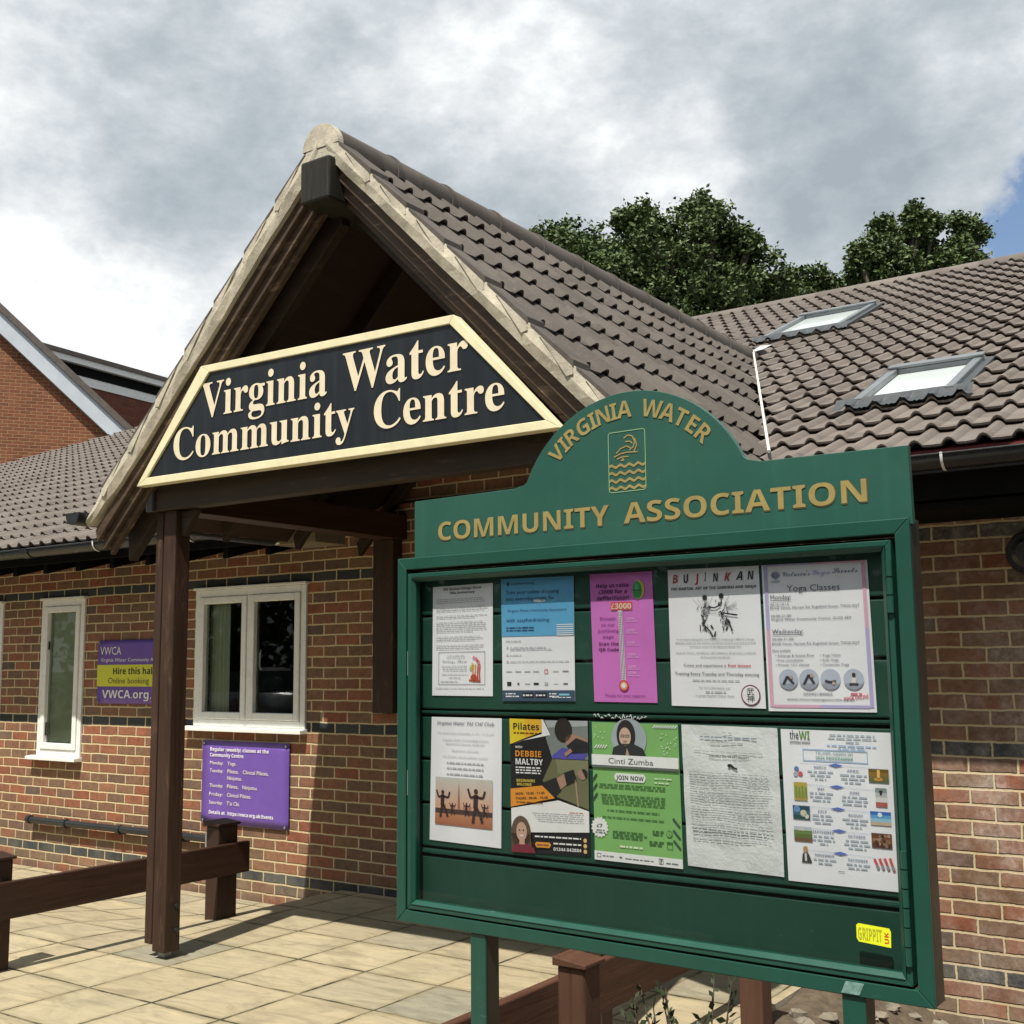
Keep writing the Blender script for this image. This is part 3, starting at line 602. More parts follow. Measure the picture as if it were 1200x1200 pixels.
# ------------------------------------------------------------------ purple banners on the wall
def banner(x0,x1,z0,z1,label,kind):
    r=thing('banner',label,'banner',((x0+x1)/2,5.93,z0)); inv=Matrix.Translation((-(x0+x1)/2,-5.93,-z0)); n=10; y0=5.922; q=MB(); vs=[]
    for j in range(n+1):
        for i in range(n+1):
            u,v=i/n,j/n; vs.append((x0+(x1-x0)*u,y0,z1+(z0-z1)*v))
    q.add(vs,[(j*(n+1)+i,(j+1)*(n+1)+i,(j+1)*(n+1)+i+1,j*(n+1)+i+1) for j in range(n) for i in range(n)],M_PURPLE,True)
    o=q.build('sheet',r); o.matrix_parent_inverse=inv; o.modifiers.new('thick','SOLIDIFY').thickness=.004
    a=Art([(x0,y0-.003,z1),(x1,y0-.003,z1),(x1,y0-.003,z0),(x0,y0-.003,z0)],(0,-1,0),.001)
    def fin(nm): o=a.done(nm,r); o.matrix_parent_inverse=inv
    W_=(.82,.80,.82); Yl=(.80,.74,.62)
    if kind==1:
        a.text('VWCA',.035,.225,.125,W_,'r','l',.285); fin('heading'); a.text('Virginia Water Community Association',.045,.335,.055,W_,'r','l',.93); fin('heading')
        a.rect(0,.385,1,.727,(.62,.62,.05)); fin('yellow_band')
        a.text('Hire this hall',.22,.535,.10,K,'b','l',.54,3); fin('band_text'); a.text('Online booking',.155,.68,.09,(.12,.12,.03),'r','l',.54,3); fin('band_text'); a.text('VWCA.org.uk',.08,.91,.125,W_,'b','l',.82); fin('web_address')
    else:
        a.text('Regular (weekly) classes at the',.10,.125,.043,W_,'b','l',.68); fin('heading'); a.text('Community Centre:',.10,.195,.043,W_,'b','l',.40); fin('heading')
        for v,l,rr in ((.29,'Monday:',[('Yoga.',.31,.10)]),(.385,'Tuesday:',[('Pilates,',.31,.13),('Clinical Pilates,',.49,.29)]),(.465,'',[('Ninjutsu.',.31,.17)]),(.565,'Thursday:',[('Pilates,',.31,.13),('Ninjutsu.',.49,.17)]),(.67,'Friday:',[('Clinical Pilates.',.31,.28)]),(.77,'Saturday:',[("T'ai Chi.",.31,.15)])):
            if l: a.text(l,.10,v,.042,Yl,'r','l',.16)
            for t,u,w in rr: a.text(t,u,v,.044,Yl,'r','l',w)
            fin('timetable_row')
        a.text('Details at:  https://vwca.org.uk/Events',.10,.89,.042,W_,'b','l',.74); fin('web_address')
    for u in (.03,.97):
        for v in (.03,.97):
            q=MB(); p=a.p(u,v,1); q.tube([p,p+Vector((0,-.006,0))],.009,M_GREY,8); o=q.build('fixing',r); o.matrix_parent_inverse=inv
banner(-8.25,-7.30,1.355,1.86,'purple and yellow hall hire banner on the brick wall left of the porch post',1)
banner(-6.948,-6.038,.505,1.10,'purple weekly class timetable banner on the brick wall under the wide window',2)
# ------------------------------------------------------------------ pipe, light
def pipe():
    q=MB(); q.tube([(-9.067,5.885,.385),(-6.80,5.885,.395)],.028,M_BLACKP,12); r=tag(q.build('wall_pipe'),'dark pipe running low along the brick wall behind the left fence','pipe')
    for x in (-9.05,-8.55,-7.85,-7.1):
        q=MB(); q.tube([(x-.02,5.885,.387),(x+.02,5.885,.387)],.036,M_BLACKP,12); q.box((x-.012,5.90,.35),(x+.012,5.94,.37),M_BLACKP); q.build('pipe_clip',r)
    q=MB(); q.box((-6.80,5.84,.34),(-6.70,5.94,.45),M_GREY); q.build('pipe_end',r)
pipe()
def lamp():
    r=thing('wall_light','round black bulkhead light on the brick wall at the right edge','wall light',(-1.115,5.94,2.145)); q=MB(); q.tube([(0,0,0),(0,-.05,0),(0,-.075,0)],[.105,.105,.09],M_BLACKP,24); q.build('housing',r)
    q=MB(); q.tube([(0,-.076,0),(0,-.095,0)],[.075,.05],plain('dull_lens',(.05,.05,.05),.3),20); q.build('lens',r)
lamp()
# ------------------------------------------------------------------ timber fences
def fence(xr,side,ys,y0,y1,zb,label,mr,mz):
    """xr = camera-side face of the rail; posts on the side given"""
    r=thing('timber_fence',label,'fence',(xr,(y0+y1)/2,zb)); inv=Matrix.Translation((-xr,-(y0+y1)/2,-zb))
    def q_(n,mb,b=.006):
        o=mb.build(n,r,b); o.matrix_parent_inverse=inv
    q=MB(); q.box((xr-.038,y0,zb+.275),(xr,y1,zb+.455),mr); q_('rail',q)
    for y,w in ys:
        xa=xr-.05-.115 if side<0 else xr+.115; zp=gz(xa,y)-.03 if xa<-2.2 else -.12; q=MB(); pw=.11 if side<0 else .10; q.box((xa,y,zp),(xa+pw,y+w,zb+.555),mz); q_('post',q)
        q=MB(); q.extr([(xa-.012,zb+.556),(xa+pw+.012,zb+.556),(xa+pw+.012,zb+.570),(xa-.012,zb+.584)],1,y-.012,y+w+.012,mr); q_('post_cap',q,.003)
fence(-5.45,-1,[(3.40,.10),(4.83,.15)],2.0,5.03,.14,'dark brown low timber rail fence to the left of the porch post',M_DWY,M_DW)
fence(-2.20,1,[(3.23,.10),(4.60,.10)],2.2,4.8,.14,'reddish low timber rail fence behind the noticeboard legs',M_RED,M_REDZ)
# ------------------------------------------------------------------ noticeboard
BO=Vector((-1.907,2.237,0)); BA=-.031; BW=1.287
NB=thing('noticeboard','green glazed noticeboard on two legs with arched header and gold lettering','noticeboard',BO,BA)
BM=Matrix.Translation(BO)@Matrix.Rotation(BA,4,'Z')
def nframe(q,u0,z0,u1,z1,w,n0,n1,m,prof=0.):
    """mitred rectangular frame; prof = outward slope of the inner edge"""
    o=[(u0,z0),(u1,z0),(u1,z1),(u0,z1)]; i=[(u0+w,z0+w),(u1-w,z0+w),(u1-w,z1-w),(u0+w,z1-w)]
    for a in range(4):
        b=(a+1)%4
        vs=[(o[a][0],n0,o[a][1]),(o[b][0],n0,o[b][1]),(i[b][0],n0+prof,i[b][1]),(i[a][0],n0+prof,i[a][1])]; vs+=[(v[0],n1,v[2]) for v in vs]
        q.add(vs,[(0,1,2,3),(7,6,5,4),(0,4,5,1),(1,5,6,2),(2,6,7,3),(3,7,4,0)],m)
def noticeboard():
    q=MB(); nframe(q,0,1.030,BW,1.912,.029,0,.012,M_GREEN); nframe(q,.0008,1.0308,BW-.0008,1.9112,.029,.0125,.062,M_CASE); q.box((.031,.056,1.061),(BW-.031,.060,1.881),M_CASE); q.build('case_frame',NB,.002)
    q=MB(); e=.0365; nframe(q,e,1.0635,BW-e,1.872,.011,-.002,.03,M_GREEN); nframe(q,e+.0115,1.075,BW-e-.0115,1.8605,.009,-.005,.022,M_GREEN,.010); dr=q.build('door_frame',NB,.0015)
    q=MB(); g=.054; q.add([(g,.010,1.083),(BW-g,.010,1.083),(BW-g,.010,1.852),(g,.010,1.852)],[(0,1,2,3)],M_GLASS); q.build('glass_pane',dr)
    for z0,n in ((1.735,3),(1.10,6)):
        q=MB()
        for i in range(n): q.tube([(BW-.041,-.004,z0+i*.034),(BW-.041,-.004,z0+i*.034+.0315)],.0062,M_GREEN,10)
        q.build('hinge',dr)
    for z in (1.33,1.62):
        q=MB(); q.box((.033,.001,z),(.0362,.006,z+.06),M_GREY); q.build('lock_edge',dr)
    # planked back with grooves
    q=MB(); z=1.062; k=0
    for z1 in [1.187,1.205]+[1.205+.1055*i for i in range(1,4)]+[1.535]+[1.535+.1155*i for i in range(1,4)]:
        q.box((.031,.038,z+.003),(BW-.031,.052,z1-.003),M_GREENP); z=z1
    q.build('back_panel',NB,.003)
    # shelf rails seen as pale lines
    q=MB()
    for z in (1.528,1.192): q.box((.032,.0335,z),(BW-.032,.0375,z+.006),M_GREEN)
    q.build('rail',NB,.001)
    # header
    cu,cz,R=.6765,1.941,.3035; pts=[(.052,1.90),(BW+.005,1.90),(BW+.003,2.050)]; a0=math.degrees(math.atan2(2.056-cz,.284))
    pts+=[(.990,2.053),(.962,2.060)]
    for i in range(33):
        a=math.radians(a0+2.5+(180-2*a0-5)*i/32); pts.append((cu+R*math.cos(a),cz+R*math.sin(a)))
    pts+=[(.391,2.062),(.366,2.057),(.052,2.054)]
    q=MB(); q.extr(pts,1,.006,.022,M_HEAD); hd=q.build('header_panel',NB,.001)
    a=Art([(0,.0055,2.3),(BW,.0055,2.3),(BW,.0055,1.9),(0,.0055,1.9)],(0,-1,0),.0006); U=lambda u:u/BW; V=lambda z:(2.3-z)/.4
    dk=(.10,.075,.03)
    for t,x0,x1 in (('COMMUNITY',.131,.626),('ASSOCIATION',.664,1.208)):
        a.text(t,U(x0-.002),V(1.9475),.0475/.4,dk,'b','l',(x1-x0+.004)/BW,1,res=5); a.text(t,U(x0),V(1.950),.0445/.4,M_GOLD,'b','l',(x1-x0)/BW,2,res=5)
        a.done('lettering',hd)
    s='VIRGINIA WATER'; wd={'I':.62,' ':.85,'W':1.45,'N':1.1,'G':1.1,'A':1.05}; ws=[wd.get(c,1.) for c in s]; tot=sum(ws); acc=0
    for c,w in zip(s,ws):
        f=(acc+w/2)/tot; acc+=w
        if c==' ': a.done('lettering',hd); continue
        th=math.radians(-49+98*f); uu=cu+.2455*math.sin(th); zz=cz+.2455*math.cos(th); a.text(c,U(uu),V(zz),.038/.4,M_GOLD,'b','c',None,2,-th,res=5)
    a.done('lettering',hd)
    # emblem: outlined tablet, a crested bird sketched over four waves
    pts=[]
    for px,pz,s0 in ((.716,2.150,0),(.634,2.150,90),(.634,2.027,180),(.716,2.027,270)):
        for i in range(4): an=math.radians(s0+30*i); pts.append((U(px+.006*math.cos(an)),V(pz+.006*math.sin(an))))
    a.line(pts+[pts[0]],.0012,(.25,.42,.22),1)
    for k in range(4):
        z=2.082-.0165*k; top=[(.629+.092*i/24,z+.0028*math.sin(i*math.pi/3)) for i in range(25)]
        a.poly([(U(x),V(y)) for x,y in top]+[(U(x),V(y-.0062)) for x,y in top[::-1]],M_GOLD,1)
    for L in ([(.668,2.140),(.678,2.146),(.690,2.143),(.696,2.130),(.692,2.118),(.682,2.112)],[(.696,2.137),(.701,2.122),(.694,2.108)],[(.648,2.108),(.660,2.118),(.675,2.122),(.688,2.115)],[(.642,2.100),(.658,2.106),(.676,2.108),(.702,2.106)],[(.650,2.095),(.664,2.099),(.680,2.098)],[(.672,2.132),(.684,2.132),(.690,2.126)],[(.660,2.092),(.668,2.090),(.664,2.096)]):
        a.line([(U(x),V(y)) for x,y in L],.0022,M_GOLD,1)
    a.done('emblem',hd)
    for u in (.225,1.113):
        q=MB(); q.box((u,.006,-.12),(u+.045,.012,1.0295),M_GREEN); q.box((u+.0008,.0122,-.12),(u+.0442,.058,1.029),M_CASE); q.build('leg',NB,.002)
    a=Art([(0,.0092,1.9),(BW,.0092,1.9),(BW,.0092,1.0),(0,.0092,1.0)],(0,-1,0),.0004); V=lambda z:(1.9-z)/.9; yl=(.75,.80,.02)
    a.poly([(U(1.146),V(1.157)),(U(1.150),V(1.161)),(U(1.208),V(1.158)),(U(1.211),V(1.152)),(U(1.210),V(1.124)),(U(1.150),V(1.128)),(U(1.146),V(1.134))],yl,1)
    a.text('GRIPPIT',U(1.149),V(1.132),.022/.9,(.40,.40,.02),'b','l',.045/BW,2); a.text('UK',U(1.2065),V(1.1305),.008/.9,(.6,.05,.02),'b','l',.02/BW,2,math.pi/2); a.done('sticker',NB)
    a=Art([(.555,.0328,1.536),(.70,.0328,1.536),(.70,.0328,1.522),(.555,.0328,1.522)],(0,-1,0),.0003); r=random.Random(4)
    for i in range(15):
        u=.02+i*.064; a.line([(u,.5+r.uniform(-.3,.3)),(u+.02,.2+r.uniform(-.2,.5)),(u+.045,.6+r.uniform(-.3,.3))],.012,WH,1)
    a.done('scribbled_strip',NB)
    q=MB(); q.add([(1.115,-.0012,1.034),(1.150,-.0012,1.034),(1.160,-.0012,1.056),(1.125,-.0012,1.056)],[(0,1,2,3)],plain('tape',(.16,.28,.25),.3,.5,60)); q.build('tape_patch',NB)
noticeboard()
# ------------------------------------------------------------------ posters
PQ={'p1':[(0.0873,1.8384),(0.2757,1.8400),(0.2732,1.5704),(0.0843,1.5707)],'p2':[(0.3015,1.8475),(0.5088,1.8448),(0.5074,1.5611),(0.3028,1.5593)],'pink':[(0.5524,1.8458),(0.7135,1.8442),(0.7197,1.5603),(0.5589,1.5611)],'buj':[(0.7528,1.8444),(0.9644,1.8419),(0.9692,1.5518),(0.7541,1.5550)],'yoga':[(0.9709,1.8422),(1.1909,1.8401),(1.1960,1.5482),(0.9751,1.5472)],'taichi':[(0.0826,1.5187),(0.2994,1.5190),(0.2945,1.2206),(0.0758,1.2234)],'pil':[(0.3232,1.5194),(0.5410,1.5184),(0.5408,1.2240),(0.3278,1.2167)],'zumba':[(0.5509,1.5165),(0.7674,1.5159),(0.7709,1.2193),(0.5533,1.2197)],'art':[(0.7756,1.5161),(0.9921,1.5139),(0.9951,1.2249),(0.7823,1.2274)],'wi':[(0.9988,1.5124),(1.2200,1.5107),(1.2218,1.2196),(1.0034,1.2192)]}
def poster(key,label,paper,crinkle=0.):
    c=PQ[key]; u0,z0=c[3]; loc=BM@Vector((u0,.0355,z0)); r=thing('poster',label,'poster',loc,BA,'posters pinned inside the green noticeboard')
    L=[Vector((u-u0,0,z-z0)) for u,z in c]; n=14; q=MB(); vs=[]; rr=random.Random(hash(key)%99 if False else len(key)*7)
    for j in range(n+1):
        for i in range(n+1):
            u,v=i/n,j/n; p=(L[0]*(1-u)+L[1]*u)*(1-v)+(L[3]*(1-u)+L[2]*u)*v
            if crinkle: p=p+Vector((0,-crinkle*abs(math.sin(u*7+v*3)*math.sin(v*9-u*4)),0))
            vs.append(p)
    q.add(vs,[(j*(n+1)+i,(j+1)*(n+1)+i,(j+1)*(n+1)+i+1,j*(n+1)+i+1) for j in range(n) for i in range(n)],paper,False)
    o=q.build('sheet',r); m=o.modifiers.new('thick','SOLIDIFY'); m.thickness=.0008; m.offset=-1
    return r,Art([p+Vector((0,-.0006-crinkle*1.05,0)) for p in L],(0,-1,0),.0005)
GT=(.50,.50,.53)
def p_show():
    r,a=poster('p1','white village show letter with a boxed red drawing, top left corner of the noticeboard',M_PAPER)
    a.text('VW Sunset Village Show',.5,.042,.021,K,'b','c',.64); a.text('70th Anniversary',.5,.078,.021,K,'b','c',.42); a.done('heading',r)
    for vs in ([.127,.143,.16],[.20,.217,.235],[.28,.297],[.337,.355,.373,.39,.408,.425],[.47,.487,.503],[.547,.563,.58]): a.para(.07,.93,vs,GT,.006)
    a.dash(.06,.88,.935,GT,.006); a.done('body_text',r)
    a.frame(.11,.605,.88,.90,.006,G_); a.para(.2,.6,[.64,.66],GT,.006,.3,2,True); a.text('Village Show',.38,.70,.022,(.3,.3,.34),'c','c',.42); a.para(.15,.62,[.735,.755,.775,.81,.84],GT,.006,.2,2,True); a.para(.15,.6,[.875],GT,.007)
    rd=(.62,.10,.07); og=(.75,.36,.10); pk=(.75,.3,.35)
    for u,v,c in ((.70,.66,pk),(.74,.67,pk),(.76,.69,rd),(.78,.70,pk),(.66,.74,(.7,.6,.15)),(.68,.72,(.75,.65,.2)),(.65,.76,(.5,.55,.2))): a.ell(u,v,.022,c,2)
    for u in (.66,.70,.74,.77): a.line([(u+.03,.72),(u+.02,.80),(u+.03,.875)],.02,og if u<.72 else rd,2)
    a.ell(.70,.84,.055,rd,2,.9); a.line([(.62,.86),(.80,.87)],.02,rd,2); a.done('drawing',r)
def p_easy():
    r,a=poster('p2','poster with sky blue top half, white lower half and dark footer strip',M_PAPER)
    B=(.12,.42,.70); D=(.03,.07,.18)
    a.rect(0,0,1,.475,B); [a.rect(.77,v,.995,v+.007,WH,2) for v in (.385,.402,.419,.436,.453,.468)]; a.ell(.54,.19,.085,WH,2,.22); a.done('blue_panel',r)
    a.ell(.10,.044,.022,D,2); a.text('easyfundraising',.15,.052,.017,D,'b','l',.32); 
    for t,v,w in (('Turn your online shopping',.13,.74),('into everyday magic for',.183,.68),('with easyfundraising',.358,.60)): a.text(t,.07,v,.030,D,'r','l',w,3)
    a.text('Virginia Water Community Association',.09,.275,.020,D,'r','l',.82,3); a.para(.07,.49,[.41,.432],D,.009,.1,3); a.done('heading',r)
    a.text('How to sign up:',.06,.52,.012,G_,'b','l',.22)
    for v,u1 in ((.57,.62),(.587,.72),(.632,.28),(.685,.93)): a.dash(.12,u1,v,GT,.007); 
    for v in (.57,.632,.685): a.ell(.08,v-.003,.014,(.5,.5,.52))
    for i,u in enumerate((.1,.23,.36,.48,.62,.75,.88)):
        c=[(.5,.5,.52),(.45,.45,.5),(.5,.5,.5),(.45,.5,.48),(.6,.2,.2),(.6,.6,.6),(.25,.25,.3)][i]; 
        a.rect(u-.04,.757,u+.04,.765,c) if i!=4 else a.frame(u-.025,.745,u+.025,.78,.008,c)
        c=[K,K,(.5,.5,.5),K,(.5,.55,.5),(.65,.65,.65),(.2,.2,.2)][i]; w=(.03,.012,.035,.035,.025,.03,.03)[i]; h=(.016,.008,.004,.008,.012,.003,.006)[i]; a.rect(u-w,.86-h,u+w,.86+h,c)
    a.done('body_text',r)
    a.rect(0,.912,1,1,(.055,.09,.15)); 
    for u0,u1 in ((.05,.19),(.66,.76)): a.dash(u0,u1,.945,WH,.01,2); a.dash(u0,u1+.05,.966,WH,.01,2)
    for u in (.29,.47): a.rect(u,.932,u+.155,.972,K,2); a.dash(u+.045,u+.14,.958,WH,.012,3); a.ell(u+.02,.952,.012,WH,3)
    a.rect(.79,.938,.93,.954,(.25,.6,.75),2); a.dash(.70,.95,.972,WH,.007,2); a.done('footer',r)
def p_pink():
    r,a=poster('pink','bright pink fundraising poster with a white thermometer gauge',plain('pink_paper',(.66,.19,.60),.65,.05,6))
    for t,v,w in (('Help us raise',.112,.53),('£3000 for a',.16,.46),('defibrillator!',.21,.52)): a.text(t,.37,v,.030,(.10,.01,.12),'b','c',w)
    a.done('heading',r)
    a.ell(.79,.135,.085,(.62,.62,.06),2,1.5); a.ell(.765,.14,.072,(.05,.35,.10),3,1.7); a.ell(.765,.12,.03,(.12,.5,.2),4,2); a.rect(.70,.138,.83,.146,(.02,.15,.05),5); a.done('logo',r)
    a.rect(.33,.228,.675,.292,(.70,.10,.10),2); a.text('£3000',.5,.282,.043,(.8,.72,.55),'b','c',.32,3); a.done('target_box',r)
    a.poly([(.445,.295),(.455,.845),(.53,.845),(.515,.295)],WH,2)
    for i in range(40):
        v=.303+i*.0135
        for j in (0,1,2): u=.452+.0105*(i/40)+j*.0235; a.rect(u,v,u+.013,v+.0085,(.16,.05,.16),3)
    a.ell(.495,.873,.075,(.66,.05,.06),3); a.ell(.495,.873,.055,(.8,.45,.25),4); a.ell(.495,.873,.032,WH,5); a.done('thermometer',r)
    for t,v,w in (('Donate',.365,.25),('on our',.413,.22),('JustGiving',.46,.34),('page',.505,.17)): a.text(t,.275,v,.024,(.22,.03,.22),'r','c',w)
    for t,v,w in (('Scan the',.562,.32),('QR Code',.607,.32)): a.text(t,.275,v,.024,(.10,.01,.12),'b','c',w)
    for t,v in (('£2500',.37),('£2000',.46),('£1500',.553),('£1000',.645),('£500',.737),('£250',.785)): a.text(t,.575,v,.02,(.80,.55,.8),'r','l',.12); a.rect(.56,v+.008,.75,v+.011,(.8,.55,.8),2)
    a.text('Thanks for your support',.5,.957,.019,(.25,.03,.25),'r','c',.64); a.done('body_text',r)
def p_martial():
    r,a=poster('buj','white martial arts poster with brushed red and black title letters',M_PAPER); rd=(.42,.03,.06); rr=random.Random(5)
    for i,(c,cl) in enumerate(zip('BUJINKAN',(rd,K,(.6,.03,.05),K,K,(.5,.03,.06),K,K))): a.text(c,.09+i*.115+(.0,.01,.012,-.01,-.01,.0,.012,.02)[i],.10-.004*i/7+rr.uniform(-.004,.004),.062,cl,'bi','c',(.065,.06,.055,.02,.06,.07,.07,.07)[i],2,rr.uniform(-.15,.15))
    a.text('THE MARTIAL ART OF THE SAMURAI AND NINJA',.5,.155,.020,K,'bi','c',.93); a.done('heading',r)
    for cx,cy_,s_ in ((.40,.32,1),(.60,.31,-1)):
        a.ell(cx+.01*s_,cy_-.105,.026,K,2); 
        for i in range(34):
            t=rr.random(); x=cx-.05*s_*(t-.5)+rr.gauss(0,.03); y=cy_-.08+t*.20; l=rr.uniform(.02,.06); an=rr.uniform(.6,2.4)*s_; a.line([(x,y),(x+l*math.cos(an),y+l*.7*math.sin(abs(an)))],rr.uniform(.004,.016),rr.choice([K,(.06,.06,.07),(.2,.2,.22)]),2+i%3)
        for i in range(14):
            an=rr.uniform(-2.6,.3) if s_>0 else rr.uniform(-1.2,.5); l=rr.uniform(.08,.19); ca,sa=math.cos(an),math.sin(an); a.line([(cx+.04*ca,cy_+.03*sa),(cx+l*ca,cy_+.7*l*sa)],.003,(.35,.35,.37),2)
    for L in ([(.46,.285),(.52,.29),(.58,.27)],[(.62,.33),(.70,.34),(.76,.345)],[(.38,.40),(.46,.46),(.49,.50)],[(.52,.46),(.50,.50)],[(.66,.38),(.70,.46)]): a.line(L,.014,K,5)
    a.done('ink_drawing',r)
    for t,v,w in (('A rich history dating back over 900 years, comprising 9 different schools,',.522,.84),('Bujinkan explores the essence of various ancient arts and practical',.548,.86),('techniques unique to the Japanese Martial Arts',.574,.56),('Great for fitness, self defence, self confidence, & learning a traditional',.62,.86),('and practical martial art',.65,.32)): a.text(t,.5,v,.0125,G_,'r','c',w)
    a.text('Come and experience a',.15,.713,.019,K,'r','l',.46); a.text('free lesson',.63,.713,.019,(.6,.03,.04),'b','l',.24); a.text('Training Every Tuesday and Thursday evening',.5,.775,.021,K,'r','c',.90)
    a.para(.22,.77,[.815],GT,.008,.05,2,True); a.text('For more information visit',.48,.87,.013,G_,'r','c',.33); a.dash(.38,.60,.897,GT,.009); a.text('or google Bujinkan Virginia Water',.48,.925,.013,G_,'r','c',.42); a.done('body_text',r)
    a.ell(.855,.91,.10,(.22,.03,.10),2); a.ell(.855,.91,.088,WH,3); a.text('武',.855,.905,.038,K,'r','c',.075,4); a.text('神',.855,.955,.038,K,'r','c',.075,4); a.done('emblem',r)
def p_yoga():
    r,a=poster('yoga','white yoga classes poster with pink and lilac border and four round photographs',M_PAPER); la=(.50,.45,.72); pk=(.76,.44,.58); D=(.12,.13,.17)
    a.rect(.02,.0,.055,.45,la); a.rect(.02,.45,.055,.97,pk); a.rect(.945,.0,.98,.45,pk); a.rect(.945,.45,.98,.97,la); a.rect(.055,.955,.5,.975,pk); a.rect(.5,.955,.945,.975,la); a.rect(.055,.0,.5,.012,la); a.rect(.5,.0,.945,.012,pk); a.done('border',r)
    for an in (-70,-40,0,40,70):
        t=math.radians(an); u,v=.135+.032*math.sin(t),.088-.028*math.cos(t); a.poly([(.135,.105),(u-.022*math.cos(t),v-.010*math.sin(t)),(u+.02*math.sin(t),v-.02*math.cos(t)),(u+.022*math.cos(t),v+.010*math.sin(t))],(.33,.36,.45) if an%80 else (.5,.42,.6),2)
    a.ell(.135,.118,.05,(.45,.55,.6),2,.25); a.done('lotus_logo',r)
    a.text("Victoria's",.20,.086,.032,(.16,.18,.28),'c','l',.27); a.text('Yoga',.49,.083,.032,(.45,.45,.75),'c','l',.17); a.text('Secrets',.68,.078,.032,(.10,.14,.25),'c','l',.23); a.text('Yoga Classes',.49,.19,.042,D,'r','c',.50); a.done('heading',r)
    for t,v,w in (('Monday:',.240,.20),('Wednesday:',.475,.30)): a.text(t,.075,v,.030,D,'r','l',w); a.rect(.075,v+.006,.075+w,v+.010,D,2)
    for t,v,w in (('09.15-10.15',.283,.18),('EDGE Venue, Harvest Rd, Englefield Green, TW20 0QT',.306,.84),('20:00-21:00',.362,.20),('Virginia Water Community Centre, GU25 4EY',.385,.76),('20:00-21:00',.52,.21),('EDGE Venue, Harvest Rd, Englefield Green, TW20 0QT',.552,.82),('Now available:',.598,.18)): a.text(t,.07,v,.0165,D,'r','l',w)
    for t,u,v,w in (('• Ashtanga & Vinyasa Flow',.095,.632,.37),('• Free consultation',.095,.663,.27),('• Private 1:2:1 classes',.095,.694,.32),('• Yoga Nidra',.52,.632,.19),('• Kids Yoga',.52,.663,.17),('• Corporate Yoga',.52,.694,.26)): a.text(t,u,v,.0155,D,'r','l',w)
    a.text('07592189955',.48,.892,.018,D,'r','c',.27); a.text('www.victoriasyogasecrets.co.uk',.50,.925,.0165,D,'r','c',.63); a.text('BOOK ONLINE',.83,.915,.022,(.7,.10,.14),'b','c',.22,2,.12); a.dash(.78,.88,.888,(.7,.2,.25),.014); a.done('body_text',r)
    for i,u in enumerate((.21,.405,.605,.815)):
        a.ell(u,.785,.092,(.50,.55,.66),2); a.ell(u,.785,.092,(.33,.36,.44),3,None,20,205,335); 
        L=[[(-.05,.035),(-.01,-.02),(.05,.03)],[(-.05,.035),(.0,-.03),(.05,.03)],[(-.05,.01),(.0,.02),(.05,.012)],[(-.04,.035),(.0,.03),(.04,.035)]][i]; a.line([(u+x,.785+y) for x,y in L],.022,(.05,.05,.07),4)
        if i==3: a.line([(u,.815),(u+.005,.775)],.04,(.75,.70,.68),4); a.ell(u+.005,.755,.017,(.06,.04,.03),5)
        else: a.ell(u+L[0][0]*-.6,.785+L[1][1]+.006,.016,(.55,.38,.30),5)
        a.done('photograph',r)
def p_taichi():
    r,a=poster('taichi','white tai chi club notice with an orange sunset photograph of silhouettes',M_PAPER)
    a.text('Virginia Water',.09,.062,.028,(.15,.15,.2),'i','l',.40); a.text('TAI CHI Club',.52,.062,.028,(.15,.15,.2),'i','l',.38); a.done('heading',r)
    for t,v,w in (('We meet every Saturday, 11.15 - 12.15 am',.135,.80),('Virginia Water Community Centre,',.19,.66),('Beechmont Avenue, GU25 4EY',.222,.56),('Beginners welcome',.275,.38),('For further details please contact',.325,.64)): a.text(t,.5,v,.018,GT,'i','c',w)
    for v in (.372,.415,.462): a.dash(.24,.76,v,GT,.012)
    a.done('body_text',r)
    N=12; t0,t1,b0,b1=.485,.470,.865,.855
    for i in range(N):
        f=i/N; v0=.485+.25*f; v1=.485+.25*(f+1/N); a.rect(.08,v0,.885,v1,(.58+.12*f,.56-.18*f,.52-.28*f),2)
    a.rect(.08,.735,.885,.775,(.09,.05,.05),2)
    for i in range(6): f=i/6; a.rect(.08,.775+.015*i,.885,.79+.015*i,(.50-.12*f,.22-.08*f,.11-.03*f),2)
    a.poly([(.40,.735),(.412,.57),(.418,.52),(.424,.57),(.44,.735)],(.35,.17,.13),3)
    for u in (.2,.3,.33,.48,.52,.56,.75,.8): a.rect(u,.70,u+.035,.736,(.40,.2,.16),3)
    for u,s_,v in ((.19,1.0,.70),(.66,1.25,.70),(.33,.45,.735),(.53,.5,.73),(.78,.5,.73)):
        c=(.05,.03,.03); a.ell(u,v-.095*s_,.022*s_,c,4); a.line([(u,v-.075*s_),(u-.005,v+.01*s_)],.05*s_,c,4); a.line([(u-.09*s_,v-.11*s_),(u-.06*s_,v-.055*s_),(u,v-.062*s_),(u+.08*s_,v-.055*s_),(u+.10*s_,v-.10*s_)],.022*s_,c,4); a.line([(u,v),(u-.02*s_,v+.05*s_),(u-.03*s_,v+.105*s_)],.03*s_,c,4); a.line([(u,v),(u+.05*s_,v+.05*s_),(u+.075*s_,v+.10*s_)],.03*s_,c,4)
    a.done('photograph',r)
